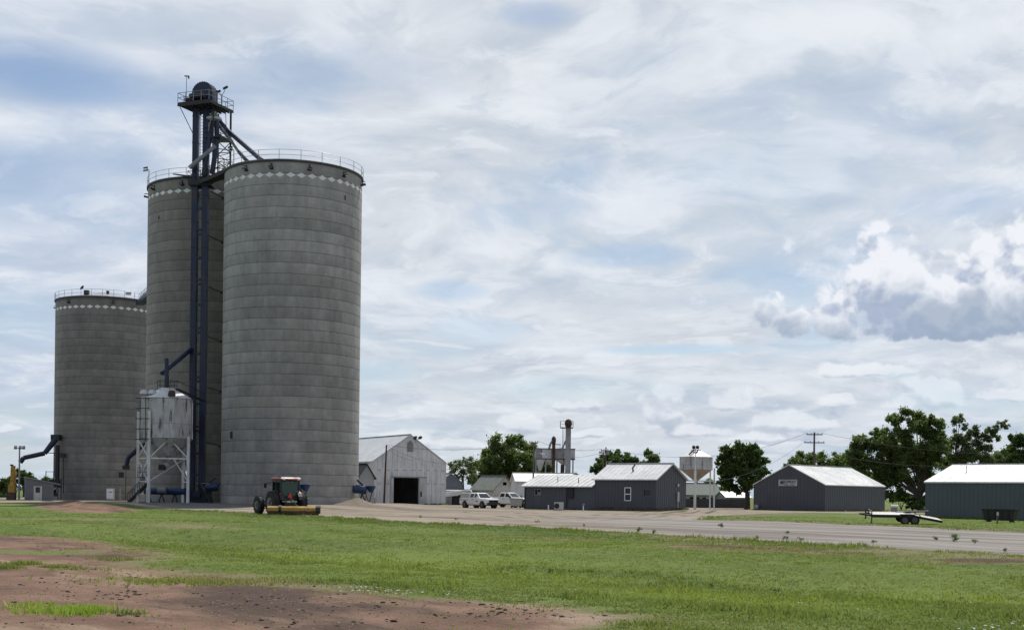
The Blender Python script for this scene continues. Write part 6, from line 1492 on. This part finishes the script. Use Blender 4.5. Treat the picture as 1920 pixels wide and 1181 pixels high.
tree('tree', 'sparse tree of bare curving limbs with thin foliage near right edge', 1790, 206, [(1790, 790, 8), (1803, 786, 8), (1808, 800, 7), (1798, 815, 9), (1788, 832, 10), (1815, 826, 10), (1832, 812, 8), (1828, 800, 6), (1850, 806, 8), (1852, 824, 8), (1866, 800, 7), (1878, 794, 7), (1888, 800, 5), (1870, 822, 6), (1790, 856, 14), (1820, 858, 12), (1848, 862, 12), (1840, 842, 10), (1872, 862, 13), (1810, 842, 12), (1800, 826, 10), (1820, 812, 8), (1842, 818, 8), (1860, 812, 8), (1858, 842, 9), (1830, 832, 9), (1888, 870, 12), (1770, 846, 12)], 30000, 'leaf_light', leaf=.14, tr=.42, group=G1, fork=.2)
tree('tree', 'lower broad dark tree filling the gap above the right white roof', 1835, 222, [(1765, 868, 16), (1790, 862, 16), (1815, 858, 17), (1842, 862, 16), (1868, 858, 16), (1890, 862, 14), (1780, 885, 18), (1815, 885, 20), (1850, 885, 20), (1885, 882, 18)], 22000, 'leaf_mid', leaf=.19, tr=.4, group=G1)
tree('tree', 'bushy tree between two crossarm pole and the tallest tree', 1605, 226, [(1575, 868, 14), (1590, 856, 13), (1606, 862, 14), (1622, 870, 16), (1585, 885, 16), (1612, 890, 18)], 14000, 'leaf_mid', leaf=.19, tr=.35, group=G1)
tree('tree', 'dark tree cut by the right edge above the white roof', 1915, 196, [(1898, 822, 10), (1912, 832, 13), (1893, 848, 12), (1928, 820, 16), (1905, 864, 16), (1942, 850, 22), (1880, 866, 10), (1925, 876, 14), (1960, 830, 18)], 17000, 'leaf_dark', leaf=.18, tr=.4, group=G1)
tree('tree', 'dark bushy evergreen behind the yellow hoist at the left edge', 12, 262, [(8, 905, 12), (20, 900, 10), (2, 918, 14), (24, 915, 12), (12, 930, 12), (-15, 910, 18)], 12000, 'leaf_dark', leaf=.2, tr=.4, group='dark trees behind the small grey shed')
tree('tree', 'rounded dark evergreen rising above the small grey shed', 46, 262, [(34, 888, 8), (43, 890, 9), (52, 898, 9), (38, 905, 12), (50, 910, 12), (30, 882, 4), (58, 906, 6)], 9000, 'leaf_dark', leaf=.2, tr=.4, group='dark trees behind the small grey shed')
tree('tree', 'small dark tree beside the left foot of leftmost silo', 90, 262, [(84, 908, 7), (92, 900, 8), (98, 905, 8), (86, 920, 9), (97, 922, 9)], 6000, 'leaf_dark', leaf=.18, tr=.3, group='dark trees behind the small grey shed')
tree('tree', 'green tree top showing behind the pale house', 1345, 262, [(1330, 905, 10), (1342, 912, 9), (1322, 915, 8), (1340, 925, 9), (1352, 918, 8)], 6000, 'leaf_mid', leaf=.2, tr=.3, group=G1)
def shrub(label, px, Y, blobs, n, mat, h=1.):
    s = Y/F; t = thing('shrub', label, 'shrub', (XA(px, Y), Y, 0), 0, 'shrubs behind the slate buildings'); m = MB()
    for _ in range(9): a = random.uniform(0, 6.3); m.tube((0, 0, -.1), (math.cos(a)*.8, math.sin(a)*.6, random.uniform(.8, 1.8)), .05, .02, 5)
    m.build('stem', 'bark', t)
    C = []
    for (x, y, r) in blobs:
        p = W(x, y, Y)
        for _ in range(7): d = rng.normal(0, 1, 3)*.5; C.append((p.x+d[0]*r*s, p.y+d[1]*r*s, max(.2, p.z+d[2]*r*s*.8), r*s*.5))
    leafcloud(C, 0, n, .16, mat, 'foliage', t)
shrub('dark shrub thicket right of the lettered slate building', 1690, 214, [(1672, 935, 10), (1686, 930, 11), (1700, 932, 11), (1715, 936, 10), (1726, 942, 9)], 9000, 'leaf_dark')
shrub('paler shrub in the gap near the trunk of tallest tree', 1712, 200, [(1706, 946, 7), (1716, 948, 7), (1722, 950, 6)], 3500, 'leaf_mid')
shrub('low dark hedge behind the left end of the board fence', 1310, 250, [(1290, 925, 8), (1310, 922, 9), (1330, 925, 8), (1350, 926, 8), (1368, 928, 7), (1385, 928, 7)], 7000, 'leaf_dark')
shrub('dark hedge far left behind the hoist', 8, 240, [(0, 930, 9), (12, 932, 8), (-14, 928, 10)], 4000, 'leaf_dark')
tag(bpy.data.objects['fuel_tank'], 'small white tank between the two slate buildings', 'tank')

# ragged growth along the foot of walls, under the trailer and round posts
def wall_grass(pts, n, h):
    a = np.array(pts, float); k = rng.integers(0, len(a)-1, n); t_ = rng.random(n)
    P = a[k]*(1-t_[:, None])+a[k+1]*t_[:, None]+rng.normal(0, .16, (n, 2))
    P = P[(lattice(P[:, 0], P[:, 1], .9, 90)+.5*lattice(P[:, 0], P[:, 1], .3, 91)) > -.18]
    return np.column_stack([P, gz(P[:, 0], P[:, 1])])
def loc2(o, x, y):
    a = o.rotation_euler.z; return (o.location.x+x*math.cos(a)-y*math.sin(a), o.location.y+x*math.sin(a)+y*math.cos(a))
PW = np.vstack([wall_grass([loc2(MW, -.2, 10.9), loc2(MW, -.2, -.2), loc2(MW, 17.5, -.25)], 900, 0), wall_grass([loc2(RB, -.25, 24), loc2(RB, -.25, 2)], 1500, 0),
                wall_grass([loc2(OF, -.25, 18.4), loc2(OF, -.25, 0), loc2(OF, 6.5, -.3)], 420, 0), wall_grass([loc2(B, 8.8, -.3), loc2(B, 12.2, -.3)], 120, 0)])
tag(blades('grass', PW, .08+.22*rng.random(len(PW))**2, 4, 'blade', .10, .02), 'unmown weeds and grass along the foot of the building walls', 'grass', None, 'stuff')
